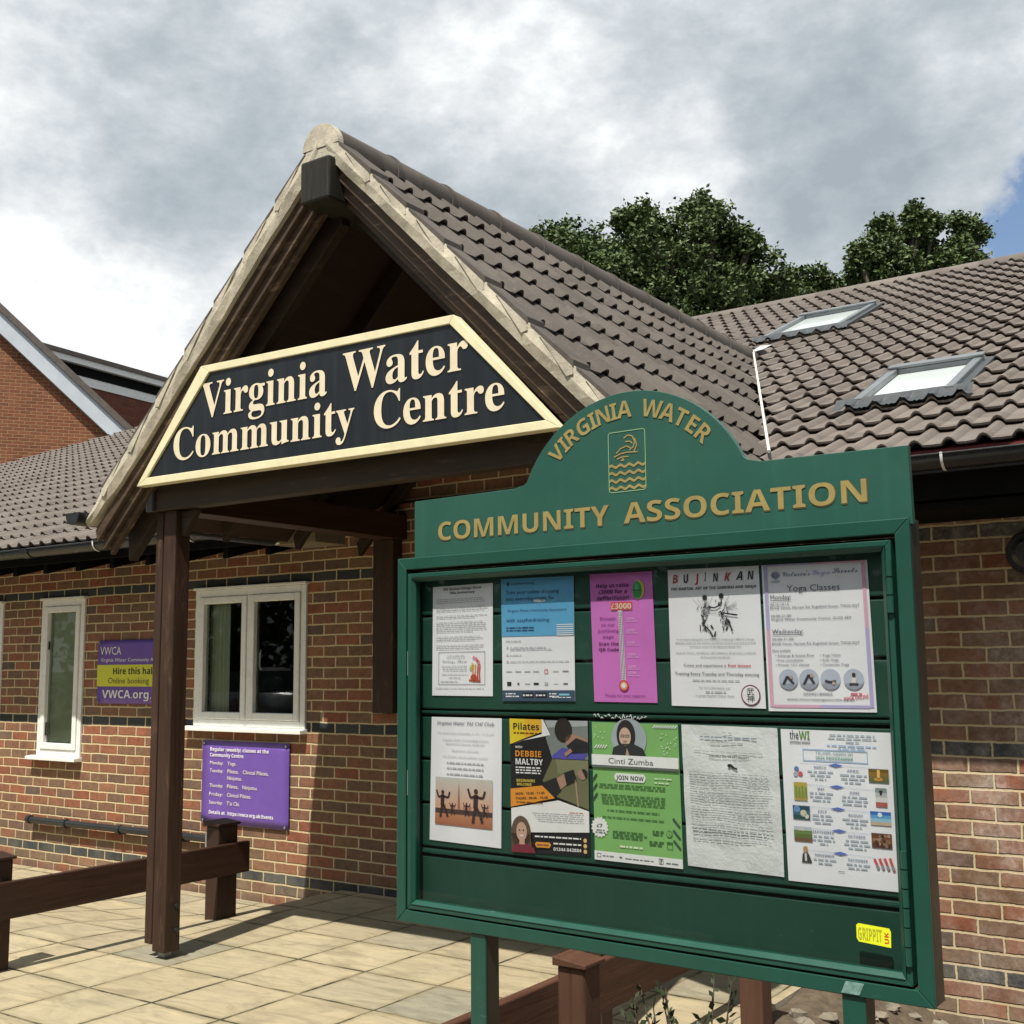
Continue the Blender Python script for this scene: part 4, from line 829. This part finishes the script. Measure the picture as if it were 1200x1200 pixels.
def p_pilates():
    r,a=poster('pil','black, yellow and orange pilates poster with photographs of exercisers',plain('black_paper',(.018,.018,.020),.4,.1,6)); yl=(.80,.55,.02); og=(.82,.32,.04)
    a.poly([(.42,0),(.42,.11),(.0,.20),(.16,.165),(.53,.115),(.44,0)],WH,1); a.poly([(0,0),(0,.195),(.2,.145),(.2,0)],(.82,.62,.03),2); a.poly([(.2,0),(.2,.145),(.42,.095),(.42,0)],(.83,.48,.04),2); a.text('Pilates',.05,.082,.05,K,'b','l',.34,3); a.dash(.05,.37,.113,(.2,.1,.0),.012,3); a.done('title_flash',r)
    a.text('WITH',.07,.222,.016,WH,'b','l',.09); a.text('DEBBIE',.07,.285,.045,og,'b','l',.34); a.text('MALTBY',.07,.345,.045,WH,'b','l',.36); a.para(.07,.42,[.372,.392,.412],WH,.010,.05); a.text('BEGINNERS',.08,.475,.02,(.8,.62,.1),'b','l',.24); a.text('WELCOME!',.08,.503,.02,(.8,.62,.1),'b','l',.20); a.done('heading',r)
    a.poly([(.46,.005),(.53,.115),(.47,.13),(.55,.29),(1,.29),(1,.0)],(.22,.25,.24),2); a.poly([(.46,.005),(.5,.06),(1,.04),(1,0)],(.42,.45,.48),3); a.poly([(.55,.27),(.68,.205),(1,.25),(.95,.29),(.56,.29)],(.10,.09,.42),3); a.ell(.70,.075,.11,(.025,.02,.02),4,1.15); a.poly([(.70,.12),(.82,.10),(1,.14),(1,.20),(.80,.23),(.74,.19)],(.42,.24,.17),4); a.poly([(.74,.19),(.86,.13),(1,.16),(1,.235),(.80,.245)],(.02,.02,.025),5); a.line([(.80,.22),(.72,.26)],.04,(.42,.24,.17),6); a.done('photograph',r)
    a.poly([(.55,.295),(.42,.46),(.60,.575),(1,.66),(1,.295)],(.17,.17,.09),2); a.poly([(.6,.295),(.62,.40),(1,.42),(1,.295)],(.23,.23,.13),3); a.poly([(.42,.475),(.6,.43),(.66,.53),(.55,.59)],K,4); a.poly([(.6,.44),(.70,.40),(.73,.48),(.65,.52)],(.45,.27,.2),4); a.poly([(.69,.395),(.82,.365),(.86,.45),(.73,.49)],K,4); a.ell(.93,.40,.055,(.40,.24,.18),4); a.ell(.945,.395,.05,(.03,.02,.02),5,None,16,-60,120); a.line([(.84,.44),(.87,.64)],.018,(.45,.28,.2),4); a.done('photograph',r)
    a.poly([(.0,.53),(.0,.665),(.58,.585),(.42,.495)],og,5); a.text('MON : 10:45 - 11:45',.07,.575,.018,K,'b','l',.38,6,.06); a.text('THURS : 09:45 - 10:45',.07,.61,.018,K,'b','l',.42,6,.06); a.dash(.08,.42,.632,(.2,.08,.02),.010,6); a.done('timetable',r)
    a.poly([(.0,.675),(.62,.60),(1,.67),(1,.825),(.0,.855)],WH,3); a.dash(.76,.94,.690,(.6,.15,.05),.006,4)
    for i,v in enumerate((.705,.72,.735,.75,.765)): a.dash(.28+.02*i,.94,v,GT,.006,4,sd=i)
    a.done('body_text',r)
    a.ell(.13,.855,.13,(.13,.085,.055),6,1.35); a.poly([(.0,.86),(.0,1.0),(.28,1.0),(.25,.86)],(.13,.085,.055),6); a.poly([(.0,1),(.02,.95),(.10,.93),(.22,.93),(.30,.965),(.32,1)],(.22,.03,.05),7); a.ell(.14,.845,.07,(.60,.38,.29),7,1.4); a.rect(.11,.90,.18,.94,(.58,.36,.28),8); a.ell(.14,.875,.03,(.8,.7,.68),8,.35); a.ell(.115,.835,.009,K,8); a.ell(.165,.835,.009,K,8); a.done('portrait',r)
    a.poly([(.31,.93),(.33,.915),(.50,.915),(.52,.93),(.50,.955),(.33,.955)],(.85,.35,.06),5); a.text('BOOK NOW',.415,.943,.014,K,'b','c',.15,6); a.dash(.31,.90,.88,WH,.011,5); a.dash(.55,.90,.925,WH,.011,5); a.text('01344 843884',.55,.972,.024,WH,'b','l',.35,5); [a.ell(.95,v,.022,(.8,.5,.2),5) for v in (.885,.925,.965)]; a.done('footer',r)
def p_zumba():
    gr=(.24,.50,.16); r,a=poster('zumba','light green zumba poster with a round portrait at its top',plain('green_paper',gr,.6,.06,6)); dg=(.06,.17,.05); rr=random.Random(8)
    for i in range(5): a.line([(.03+.03*i,.19),(.06+.03*i,.165)],.012,WH,2)
    for i in range(9): a.line([(.72+.03*i,.03),(.75+.03*i,.01)],.012,WH,2)
    for i in range(22): a.ell(rr.uniform(.80,.98),rr.uniform(.06,.22),.007,(.65,.8,.55),2)
    for i in range(8): a.ell(rr.uniform(.02,.18),rr.uniform(.02,.12),.007,(.65,.8,.55),2)
    a.done('pattern',r)
    a.ell(.44,.115,.205,(.40,.46,.50),2); a.ell(.41,.09,.11,(.03,.025,.025),3,1.4); a.ell(.40,.10,.068,(.66,.46,.37),4,1.35); [a.frame(u,.085,u+.042,.103,.005,K,5) for u in (.352,.408)]; a.ell(.40,.133,.022,(.45,.2,.18),5,.35); a.poly([(.24,.235),(.26,.18),(.36,.15),(.50,.15),(.60,.18),(.64,.235)],(.03,.035,.035),4); a.poly([(.40,.235),(.42,.18),(.45,.235)],(.45,.3,.25),5); a.done('portrait',r)
    a.rect(0,.235,1,.312,WH,6); a.rect(0,.312,1,.330,(.14,.15,.15),6); a.text('Cinti Zumba',.46,.297,.040,(.10,.10,.11),'r','c',.52,7); a.done('name_band',r)
    q=[(.28,.365),(.26,.385),(.26,.40),(.28,.425),(.60,.425),(.62,.40),(.62,.385),(.60,.365)]; a.poly(q,WH,2); a.text('JOIN NOW',.44,.411,.030,(.05,.06,.06),'b','c',.32,3); a.para(.72,.93,[.395,.425],(.7,.85,.6),.010,.1); a.done('button',r)
    for vs in ([.455,.475],[.53,.55,.57,.59],[.64],[.69]): a.para(.07,.86,vs,dg,.008,.08,2,True)
    a.para(.22,.62,[.79,.81,.83],dg,.009,.1); a.para(.68,.83,[.765,.785],dg,.011,.1); a.para(.64,.83,[.84,.86],dg,.011,.1); a.para(.30,.62,[.895],(.75,.9,.6),.014,.1); a.done('body_text',r)
    for v in (.38,.45,.52): a.line([(.0,v+.05),(.05,v)],.022,(.05,.10,.07),2)
    for v in (.66,.74,.81): a.line([(.91,v),(.985,v+.06)],.022,(.05,.10,.07),2)
    a.poly([(.07+(.105 if i%2 else .088)*math.cos(i*math.pi/16),.765+(.105 if i%2 else .088)*a.w/a.h*math.sin(i*math.pi/16)) for i in range(32)],WH,2); a.text('£7',.07,.765,.025,K,'b','c',.065,3); a.dash(.03,.13,.79,G_,.009,3); a.dash(.02,.14,.808,G_,.011,3)
    a.ell(.865,.77,.034,dg,2); a.ell(.865,.77,.028,gr,3); a.line([(.865,.75),(.865,.772),(.88,.78)],.006,dg,4); a.frame(.835,.825,.90,.875,.006,dg,2); a.rect(.835,.825,.90,.835,dg,3); a.done('icons',r)
    a.rect(0,.935,1,1,WH,2); a.frame(.03,.95,.08,.98,.006,G_,3); a.dash(.10,.25,.972,G_,.010,3); a.ell(.31,.967,.018,G_,3,.6); a.dash(.36,.68,.975,G_,.008,3); a.frame(.74,.945,.79,.985,.006,G_,3); a.text('f',.767,.98,.028,K,'b','c',None,4); a.dash(.82,.95,.978,G_,.010,3); a.done('footer',r)
def p_art():
    r,a=poster('art','crumpled white art society letter of close typed paragraphs',plain('crumpled_paper',(.76,.78,.78),.75,.05,12,.5),.0025)
    a.para(.15,.85,[.05],GT,.006,.5,2,True); a.para(.18,.83,[.085],(.3,.36,.45),.010,.05,2,True); a.para(.30,.68,[.12],GT,.008,.1,2,True); a.para(.12,.86,[.185],GT,.006,.1,2,True); a.text('VIRGINIA WATER ART SOCIETY',.5,.222,.014,K,'b','c',.42)
    a.poly([(.49,.265),(.52,.262),(.56,.285),(.585,.29),(.58,.305),(.53,.29)],K,2); a.ell(.50,.275,.016,K,3); a.done('heading',r)
    for vs in ([.335,.352,.369,.386,.403,.42],[.455,.472,.489,.506,.523,.54],[.58,.597,.614,.631,.648],[.685,.702]): a.para(.07,.93,vs,(.42,.42,.44),.005,.06)
    a.para(.08,.93,[.735,.752],G_,.007,.05); a.para(.08,.93,[.785,.80],GT,.006,.1); a.done('body_text',r)
def p_wi():
    r,a=poster('wi','white yearly programme sheet with blue diamonds and small pictures, bottom right',M_PAPER); bl=(.10,.14,.50); lb=(.35,.52,.74); tx=(.42,.49,.56)
    a.text('the',.085,.062,.058,K,'r','l',.085); a.text('WI',.175,.062,.055,(.16,.33,.05),'b','l',.10); a.text('INSPIRING WOMEN',.085,.092,.014,K,'b','l',.19); a.done('logo',r)
    a.para(.42,.90,[.03,.052,.075],tx,.008,.3,2,True); a.para(.42,.88,[.10,.12],lb,.008,.2,2,True); a.frame(.20,.125,.79,.205,.008,lb); a.text('TRUMPS GREEN WI',.49,.158,.018,(.15,.35,.38),'r','c',.34); a.text('2024 PROGRAMME',.49,.190,.019,(.15,.35,.30),'b','c',.34); a.done('heading',r)
    for v in (.225,.365,.508,.648,.792): a.line([(.17,v-.007),(.88,v+.007)],.002,lb,1); a.poly([(.43,v),(.50,v-.012),(.57,v),(.50,v+.012)],(.12,.19,.55),2)
    a.done('diamonds',r)
    for i,(v,m1,m2) in enumerate(((.25,'MARCH','APRIL'),(.39,'MAY','JUNE'),(.535,'JULY','AUGUST'),(.67,'SEPTEMBER','OCTOBER'),(.82,'NOVEMBER','DECEMBER'))):
        for cu,mm,dv in ((.355,m1,0.),(.655,m2,.012)):
            a.text(mm,cu,v+dv,.014,(.18,.24,.36),'b','c',.022*len(mm)); a.para(cu-.12,cu+.12,[v+dv+.026,v+dv+.050,v+dv+.074][:3 if i<4 else 2],tx,.009,.25,2,True)
    a.done('programme_text',r)
    for u,v,c in ((.135,.26,(.14,.20,.5)),(.125,.295,(.45,.46,.5)),(.17,.292,(.6,.12,.15))): a.ell(u,v,.022,c,2)
    def pic(u0,v0,u1,v1,cols):
        n=len(cols)
        for i,c in enumerate(cols): a.rect(u0,v0+(v1-v0)*i/n,u1,v0+(v1-v0)*(i+1)/n,c,2)
    pic(.79,.235,.965,.322,[(.16,.11,.02),(.28,.16,.03),(.20,.15,.05),(.12,.16,.06)]); a.rect(.865,.24,.89,.30,(.85,.55,.15),3); a.ell(.875,.30,.04,(.6,.3,.06),3,.4)
    pic(.10,.348,.225,.468,[(.50,.40,.08),(.42,.42,.10),(.38,.35,.08),(.45,.35,.1)]); [a.rect(.115+.03*i,.37+.01*(i%2),.13+.03*i,.45,(.20,.30,.06),3) for i in range(4)]
    pic(.84,.355,.94,.475,[(.25,.3,.3),(.5,.52,.5),(.7,.7,.7),(.45,.12,.1)]); a.poly([(.875,.37),(.905,.37),(.895,.40),(.88,.40)],K,3)
    pic(.08,.502,.24,.592,[(.03,.07,.12),(.05,.16,.22),(.03,.09,.09)]); a.ell(.12,.525,.03,(.15,.3,.6),3); a.ell(.18,.55,.03,(.65,.6,.45),3); a.ell(.21,.57,.02,(.7,.68,.6),3)
    pic(.785,.505,.965,.592,[(.04,.15,.50),(.12,.36,.68),(.30,.55,.72),(.55,.45,.33)]); a.ell(.87,.525,.02,(.7,.85,.9),3)
    pic(.08,.638,.25,.735,[(.52,.58,.62),(.16,.24,.08),(.12,.18,.05),(.18,.10,.05)]); a.rect(.12,.645,.18,.665,(.6,.6,.58),3)
    pic(.785,.642,.962,.735,[(.14,.06,.03),(.22,.10,.05),(.12,.05,.03)]); rr=random.Random(6); [a.ell(rr.uniform(.80,.94),rr.uniform(.655,.725),.014,rr.choice([(.35,.2,.12),(.45,.28,.2),(.08,.03,.02)]),3) for _ in range(20)]
    a.ell(.18,.785,.022,(.50,.32,.2),3,1.3); a.poly([(.14,.87),(.15,.815),(.18,.80),(.21,.815),(.235,.865),(.23,.87)],(.05,.05,.06),2); a.rect(.17,.81,.19,.86,(.7,.68,.66),3); a.poly([(.17,.77),(.20,.765),(.205,.79),(.20,.80)],(.45,.30,.12),4)
    [a.line([(.80+.045*i,.805-.004*i),(.835+.045*i,.865+.004*i)],.022,(.62,.10,.10),2) for i in range(4)]; [a.line([(.82+.045*i,.842),(.835+.045*i,.868)],.024,(.3,.3,.32),3) for i in range(4)]; a.rect(.47,.905,.53,.909,G_,2); a.done('small_pictures',r)
for f_ in (p_show,p_easy,p_pink,p_martial,p_yoga,p_taichi,p_pilates,p_zumba,p_art,p_wi): f_()
# ------------------------------------------------------------------ brick houses behind
def house():
    D=24.5; hy=YAW+math.radians(20); org=at_depth(0,540,D); org.z=0; wd=Vector((math.cos(hy),math.sin(hy),0)); wn=Vector((-math.sin(hy),math.cos(hy),0))
    r=thing('brick_house','tall red brick house with white sloping bargeboard behind the hall roof','house',org,hy)
    def loc(x,y):
        d=ray(x,y); p=CAMP+d*((org-CAMP).dot(wn)/d.dot(wn))-org; return (p.dot(wd),p.z)
    tip=loc(166,517); ap=loc(-190,182); lf=(2*ap[0]-tip[0],tip[1])
    q=MB(); q.extr([(lf[0],-.1),(tip[0]-.2,-.1),(tip[0]-.2,tip[1]-.1),(ap[0],ap[1]-.15),(lf[0],tip[1])],1,0,.3,M_BR2); q.build('wall',r)
    q=MB(); q.box((lf[0]+.1,.3,-.1),(tip[0]-.3,8.8,tip[1]-.2),M_BR2); q.build('rear_wall',r)
    def strip(a,b,o0,o1,y0,y1,m,nm):
        dx,dz=b[0]-a[0],b[1]-a[1]; l=math.hypot(dx,dz); n=(dz/l,-dx/l)
        if n[1]<0: n=(-n[0],-n[1])
        q=MB(); q.extr([(a[0]+n[0]*o0,a[1]+n[1]*o0),(b[0]+n[0]*o0,b[1]+n[1]*o0),(b[0]+n[0]*o1,b[1]+n[1]*o1),(a[0]+n[0]*o1,a[1]+n[1]*o1)],1,y0,y1,m); q.build(nm,r)
    wb=plain('bargeboard_paint',(.50,.55,.60),.5,.08,2); dkt=plain('slate_tile',(.10,.085,.075),.8,.25,8,.4)
    strip(ap,tip,-.42,-.08,-.16,.0,wb,'bargeboard'); strip(ap,tip,-.08,.05,-.22,8.8,dkt,'roof'); strip(ap,lf,-.42,-.10,-.16,.0,wb,'bargeboard'); strip(ap,lf,-.10,.06,-.22,8.8,dkt,'roof')
    # taller wing beyond it
    d0=26.5; hv=Vector((-sy,cy,0)); sl_=lambda x,y: ray(x,y).z/ray(x,y).dot(hv); d1=d0*sl_(40,402)/sl_(215,451); a=at_depth(40,402,d0); b=at_depth(215,451,d1); r2=thing('brick_house','further red brick house wing with dark flat eave and white fascia','house',(a.x,a.y,0))
    dv=Vector((b.x-a.x,b.y-a.y,0)); Ln=dv.length; ang=math.atan2(dv.y,dv.x); r2.rotation_euler=(0,0,ang); zt=a.z
    wbk=brick('wing_brick',[(0,(.13,.035,.02)),(.5,(.17,.05,.03)),(1,(.11,.035,.022))],(.14,.07,.045),False)
    q=MB(); q.box((0,0,-.1),(Ln+4,6,zt-.70),wbk); q.build('wall',r2)
    for nm,y0,z0,z1,m in (('fascia',-.03,.72,.50,M_WHITE),('soffit',-.05,.50,.26,M_VOID),('fascia',-.18,.26,.11,M_WHITE),('roof',-.22,.11,.0,dkt)):
        q=MB(); q.box((0,y0,zt-z0),(Ln+4,5.9,zt-z1-.001),m); q.build(nm,r2)
house()
# ------------------------------------------------------------------ trees
def tree(label,depth,base_px,lobes,seed,leaf=.15,dens=.95):
    r_=np.random.default_rng(seed); b=at_depth(base_px[0],base_px[1],depth); b.z=0
    r=thing('oak_tree',label,'tree',b,0,'trees beyond the hall roof'); s=depth/1360; q=MB(); cs=[]
    for x,y,rr,off in lobes:
        c=at_depth(x,y,depth+off)-b; cs.append((np.array(c),rr*s))
    top=max(c[2] for c,_ in cs); q.tube([(0,0,-.1),(.05,.1,top*.3),(.1,0,top*.55)],[.40,.28,.16],M_BARK,10)
    for c,R in cs:
        m=np.array((.1,0,top*.5))*.5+c*.5+r_.normal(0,.25,3); q.tube([(.07,.05,top*.42),tuple(m),tuple(c)],[.12,.07,.03],M_BARK,7)
        for k in range(10):
            d=r_.normal(0,1,3); d/=np.linalg.norm(d); d[2]=abs(d[2])*.8; e=c+d*R*.95; mm=(c+e)/2+r_.normal(0,.12*R,3); q.tube([tuple(c*.7+m*.3),tuple(mm),tuple(e)],[.045,.028,.01],M_BARK,5)
    q.build('trunk',r)
    V=[];F=[]
    for c,R in cs:
        # each bough carries clumps of leaf sprays, with gaps left between the clumps
        for h in range(int(14+R*20)):
            d=r_.normal(0,1,3); d/=np.linalg.norm(d); d[2]=d[2]*.8+.12; far=h%3==0; sc_=c+d*R*(r_.uniform(1.05,1.6) if far else r_.uniform(.45,1.02)); sr=(.07+.05*r_.random()) if far else R*r_.uniform(.16,.33)+.08
            for w_ in range(int(dens*((7 if far else 9)+105*sr*sr))):
                p=sc_+r_.normal(0,.55,3)*sr*np.array((1,1,.75))
                for o in r_.normal(0,.085,(r_.integers(5,10),3)):
                    z=p+o; a=r_.normal(0,1,3); a[2]*=.6; a/=np.linalg.norm(a); t=r_.normal(0,1,3); b2=np.cross(a,t); b2/=np.linalg.norm(b2)+1e-9; L=leaf*r_.uniform(.55,1.15); w=L*.62; i=len(V)
                    up=np.cross(a,b2)*L*.12
                    V+= [z-a*L*.5,z-a*L*.05+b2*w*.5+up,z+a*L*.5,z-a*L*.05-b2*w*.5+up]; F.append((i,i+1,i+2,i+3))
    me=bpy.data.meshes.new('crown'); me.from_pydata([tuple(v) for v in V],[],F); me.materials.append(M_LEAF); o=bpy.data.objects.new('crown',me); COL.objects.link(o); o.parent=r
tree('broad dark green oak crown rising behind the porch ridge',27,(800,700),[(800,290,46,0),(765,272,30,0),(752,255,18,.3),(835,268,26,-.5),(818,248,15,.5),(738,262,14,0),(700,297,30,0),(668,288,24,.3),(645,282,14,.5),(720,330,42,-.5),(862,310,34,.3),(880,290,16,-.4),(845,335,40,.3),(898,335,24,0),(770,340,50,.8),(830,370,50,-.5),(700,345,40,.5),(885,360,34,.5),(790,318,44,-.8),(840,305,34,.6),(760,300,34,.5),(735,345,40,-.4),(815,355,46,.9),(800,420,70,0)],3)
tree('small low tree top between the two taller oaks',30,(945,700),[(945,340,24,0),(920,348,22,.4),(968,340,17,-.3),(988,344,12,0),(1000,340,9,0),(940,365,28,.5),(975,358,20,0),(945,390,40,0)],5)
tree('oak with three separate tufts at the right above the main roof',29,(1075,700),[(1040,290,20,0),(1032,268,11,.3),(1018,305,15,.3),(1008,300,9,-.3),(1076,268,16,0),(1082,290,17,.5),(1070,252,9,0),(1092,262,8,.2),(1130,288,15,0),(1128,264,9,.3),(1146,272,8,0),(1118,305,13,-.3),(1038,322,20,0),(1080,322,17,.3),(1120,322,13,.3),(1060,308,16,0),(1098,312,15,.2),(1010,322,14,0),(1140,312,10,0),(1070,400,60,0)],9)
# ------------------------------------------------------------------ planting under the board
def bed():
    q=MB(); xs=np.arange(-2.095,3.01,.1); ys=np.arange(1.,5.94,.1); n=len(xs); bz=lambda x,y:-.12+.27*(1-sstep(-2.05,-1.45,x))+.02*math.sin(x*7)*math.sin(y*9); vs=[(x,y,bz(x,y)) for y in ys for x in xs]
    q.add(vs,[(j*n+i,j*n+i+1,(j+1)*n+i+1,(j+1)*n+i) for j in range(len(ys)-1) for i in range(n-1)],M_SOIL,True); struct(q.build('soil_bed'))
    m=plain('pebble',(.20,.175,.135),.8,.35,6,.4); q=MB(); r=random.Random(2)
    for i in range(260):
        x,y,s=r.uniform(-2.0,-1.0),r.uniform(3.6,5.85),r.uniform(.012,.045); z=bz(x,y)+s*.3; vs=[];fs=[]
        for a in range(5):
            ph=-math.pi/2+math.pi*a/4
            for b in range(7): th=2*math.pi*b/7; k=s*r.uniform(.65,1.25); vs.append((x+k*math.cos(ph)*math.cos(th)*1.3,y+k*math.cos(ph)*math.sin(th),z+k*.6*math.sin(ph)))
        for a in range(4):
            for b in range(7): fs.append((a*7+b,a*7+(b+1)%7,(a+1)*7+(b+1)%7,(a+1)*7+b))
        q.add(vs,fs,m,False)
    o=q.build('pebbles'); o['kind']='stuff'
    for lab,bx,by,hh,sd,n in (('sparse dark leaved shrub with upright twigs under the noticeboard',-1.72,3.42,.74,4,17),('low twiggy shrub beside the reddish fence post',-1.93,3.5,.60,6,14)):
        r=random.Random(sd); t=thing('shrub',lab,'shrub',(bx,by,-.08)); st=MB(); lv=MB()
        for i in range(n):
            an=r.uniform(0,6.28); L=hh*r.uniform(.55,1.05); tip=Vector((math.cos(an)*.16*r.uniform(.3,1.3),math.sin(an)*.16*r.uniform(.3,1.3),L)); pts=[Vector((0,0,0)),tip*.5+Vector((r.uniform(-.02,.02),r.uniform(-.02,.02),.02)),tip]; st.tube(pts,[.006,.004,.002],M_BARK,5)
            for k in range(26):
                f=.3+.7*k/25; p=pts[0].lerp(pts[1],f*2) if f<.5 else pts[1].lerp(pts[2],f*2-1); d=Vector((r.uniform(-1,1),r.uniform(-1,1),r.uniform(.1,1))).normalized(); w=d.cross(Vector((r.uniform(-1,1),r.uniform(-1,1),.3))).normalized(); l=r.uniform(.022,.042); lv.add([p,p+d*l*.5+w*l*.3,p+d*l,p+d*l*.5-w*l*.3],[(0,1,2,3)],M_LEAF2)
        st.build('stems',t); lv.build('leaves',t)
    t=thing('planter','small timber trough of dark slate chips at the foot of the right brick wall','planter',(-1.57,4.90,-.10)); q=MB()
    for a,b in (((-.22,-.1,0),(.22,-.08,.2)),((-.22,.08,0),(.22,.1,.2)),((-.22,-.08,0),(-.2,.08,.2)),((.2,-.08,0),(.22,.08,.2))): q.box(a,b,M_REDZ)
    q.build('trough',t,.004); q=MB(); r=random.Random(9)
    for i in range(60):
        x,y=r.uniform(-.18,.18),r.uniform(-.06,.06); a=r.uniform(0,3); s=.03; q.add([(x+s*math.cos(a+k*1.57),y+s*math.sin(a+k*1.57),.17+r.uniform(0,.03)) for k in range(4)],[(0,1,2,3)],plain('slate',(.06,.065,.075),.6,.3,12))
    q.build('slate_chips',t)
bed()

def sky_screen():  # unseen leaf screen around the viewer, added to cut low sky light
    r_=np.random.default_rng(21); V=[];F=[]
    for n,(x0,y0,x1,y1,hh) in enumerate(((-30,-9,16,-10,7.5),(14,-9,17,24,7.5),(-32,-9,-30,4,7))):
        L=math.hypot(x1-x0,y1-y0)
        for k in range(int(L*640)):
            t=r_.uniform(0,1); top=hh*(.82+.18*math.sin(t*L*.9)+.1*math.sin(t*L*2.3)); c=np.array((x0+(x1-x0)*t+r_.normal(0,.5),y0+(y1-y0)*t+r_.normal(0,.5),r_.uniform(-.1,top)))
            a=r_.normal(0,1,3); a/=np.linalg.norm(a); b=np.cross(a,r_.normal(0,1,3)); b/=np.linalg.norm(b); s_=r_.uniform(.11,.24); i=len(V); V+= [c-a*s_,c+b*s_*.6,c+a*s_,c-b*s_*.6]; F.append((i,i+1,i+2,i+3))
    me=bpy.data.meshes.new('added_tree_screen'); me.from_pydata([tuple(v) for v in V],[],F); me.materials.append(M_LEAF); o=bpy.data.objects.new('added_tree_screen',me); COL.objects.link(o); o['kind']='stuff'
sky_screen()

def car():
    t=thing('parked_car','silver hatchback parked across the car park facing the hall windows','car',(-19.5,-5.4,.12)); sv=plain('silver_paint',(.55,.57,.60),.22,.05,4,metal=.6); gl=plain('car_glass',(.02,.025,.03),.08,.1,4); ty=plain('tyre_rubber',(.02,.02,.02),.85,.2,20)
    st=[(-2.1,.45,.62,.62),(-2.0,.30,.80,.82),(-1.3,.26,.92,.88),(-.6,.26,.98,.88),(1.2,.26,1.0,.88),(1.9,.28,.98,.84),(2.1,.42,.80,.66)]; q=MB(); vs=[]
    for x,z0,z1,w in st:
        for y,z in ((-w*.92,z0),(-w,z0+.18),(-w,z1-.14),(-w*.93,z1),(w*.93,z1),(w,z1-.14),(w,z0+.18),(w*.92,z0)): vs.append((x,y,z))
    q.add(vs,[(8*i+j,8*i+(j+1)%8,8*i+8+(j+1)%8,8*i+8+j) for i in range(len(st)-1) for j in range(8)]+[tuple(range(7,-1,-1)),tuple(range(48,56))],sv,True)
    rf=[(-.55,.95,.80),(.05,1.42,.62),(1.15,1.46,.62),(1.75,1.02,.78)]; vs=[]
    for x,z,w in ((.02,1.40,.64),(.15,1.47,.58),(1.10,1.49,.58),(1.28,1.42,.63)): vs+=[(x,-w,z),(x,w,z)]
    q.add(vs,[(2*i,2*i+2,2*i+3,2*i+1) for i in range(3)],sv,True); q.build('body',t,.03)
    q=MB(); vs=[(-.62,-.80,.96),(1.80,-.80,1.0),(1.28,-.63,1.42),(.02,-.64,1.40),(-.62,.80,.96),(1.80,.80,1.0),(1.28,.63,1.42),(.02,.64,1.40)]
    q.add(vs,[(0,1,2,3),(5,4,7,6),(4,0,3,7),(1,5,6,2)],gl); q.build('window',t)
    for y in (-.74,.74):
        for x in (-1.35,1.3):
            q=MB(); q.tube([(x,y-.1,.31),(x,y+.1,.31)],.31,ty,20); w=q.build('wheel',t); q=MB(); q.tube([(x,y-.106,.31),(x,y+.106,.31)],.2,M_GREY,16); q.build('rim',w)
    for y in (-.6,.6): q=MB(); q.box((-2.06,y-.16,.62),(-1.95,y+.16,.76),M_WHITE); q.build('headlight',t,.02)
car()

q=MB(); q.box((-45,-40,-.19),(25,-1.55,.12),M_ASPH); struct(q.build('car_park'))
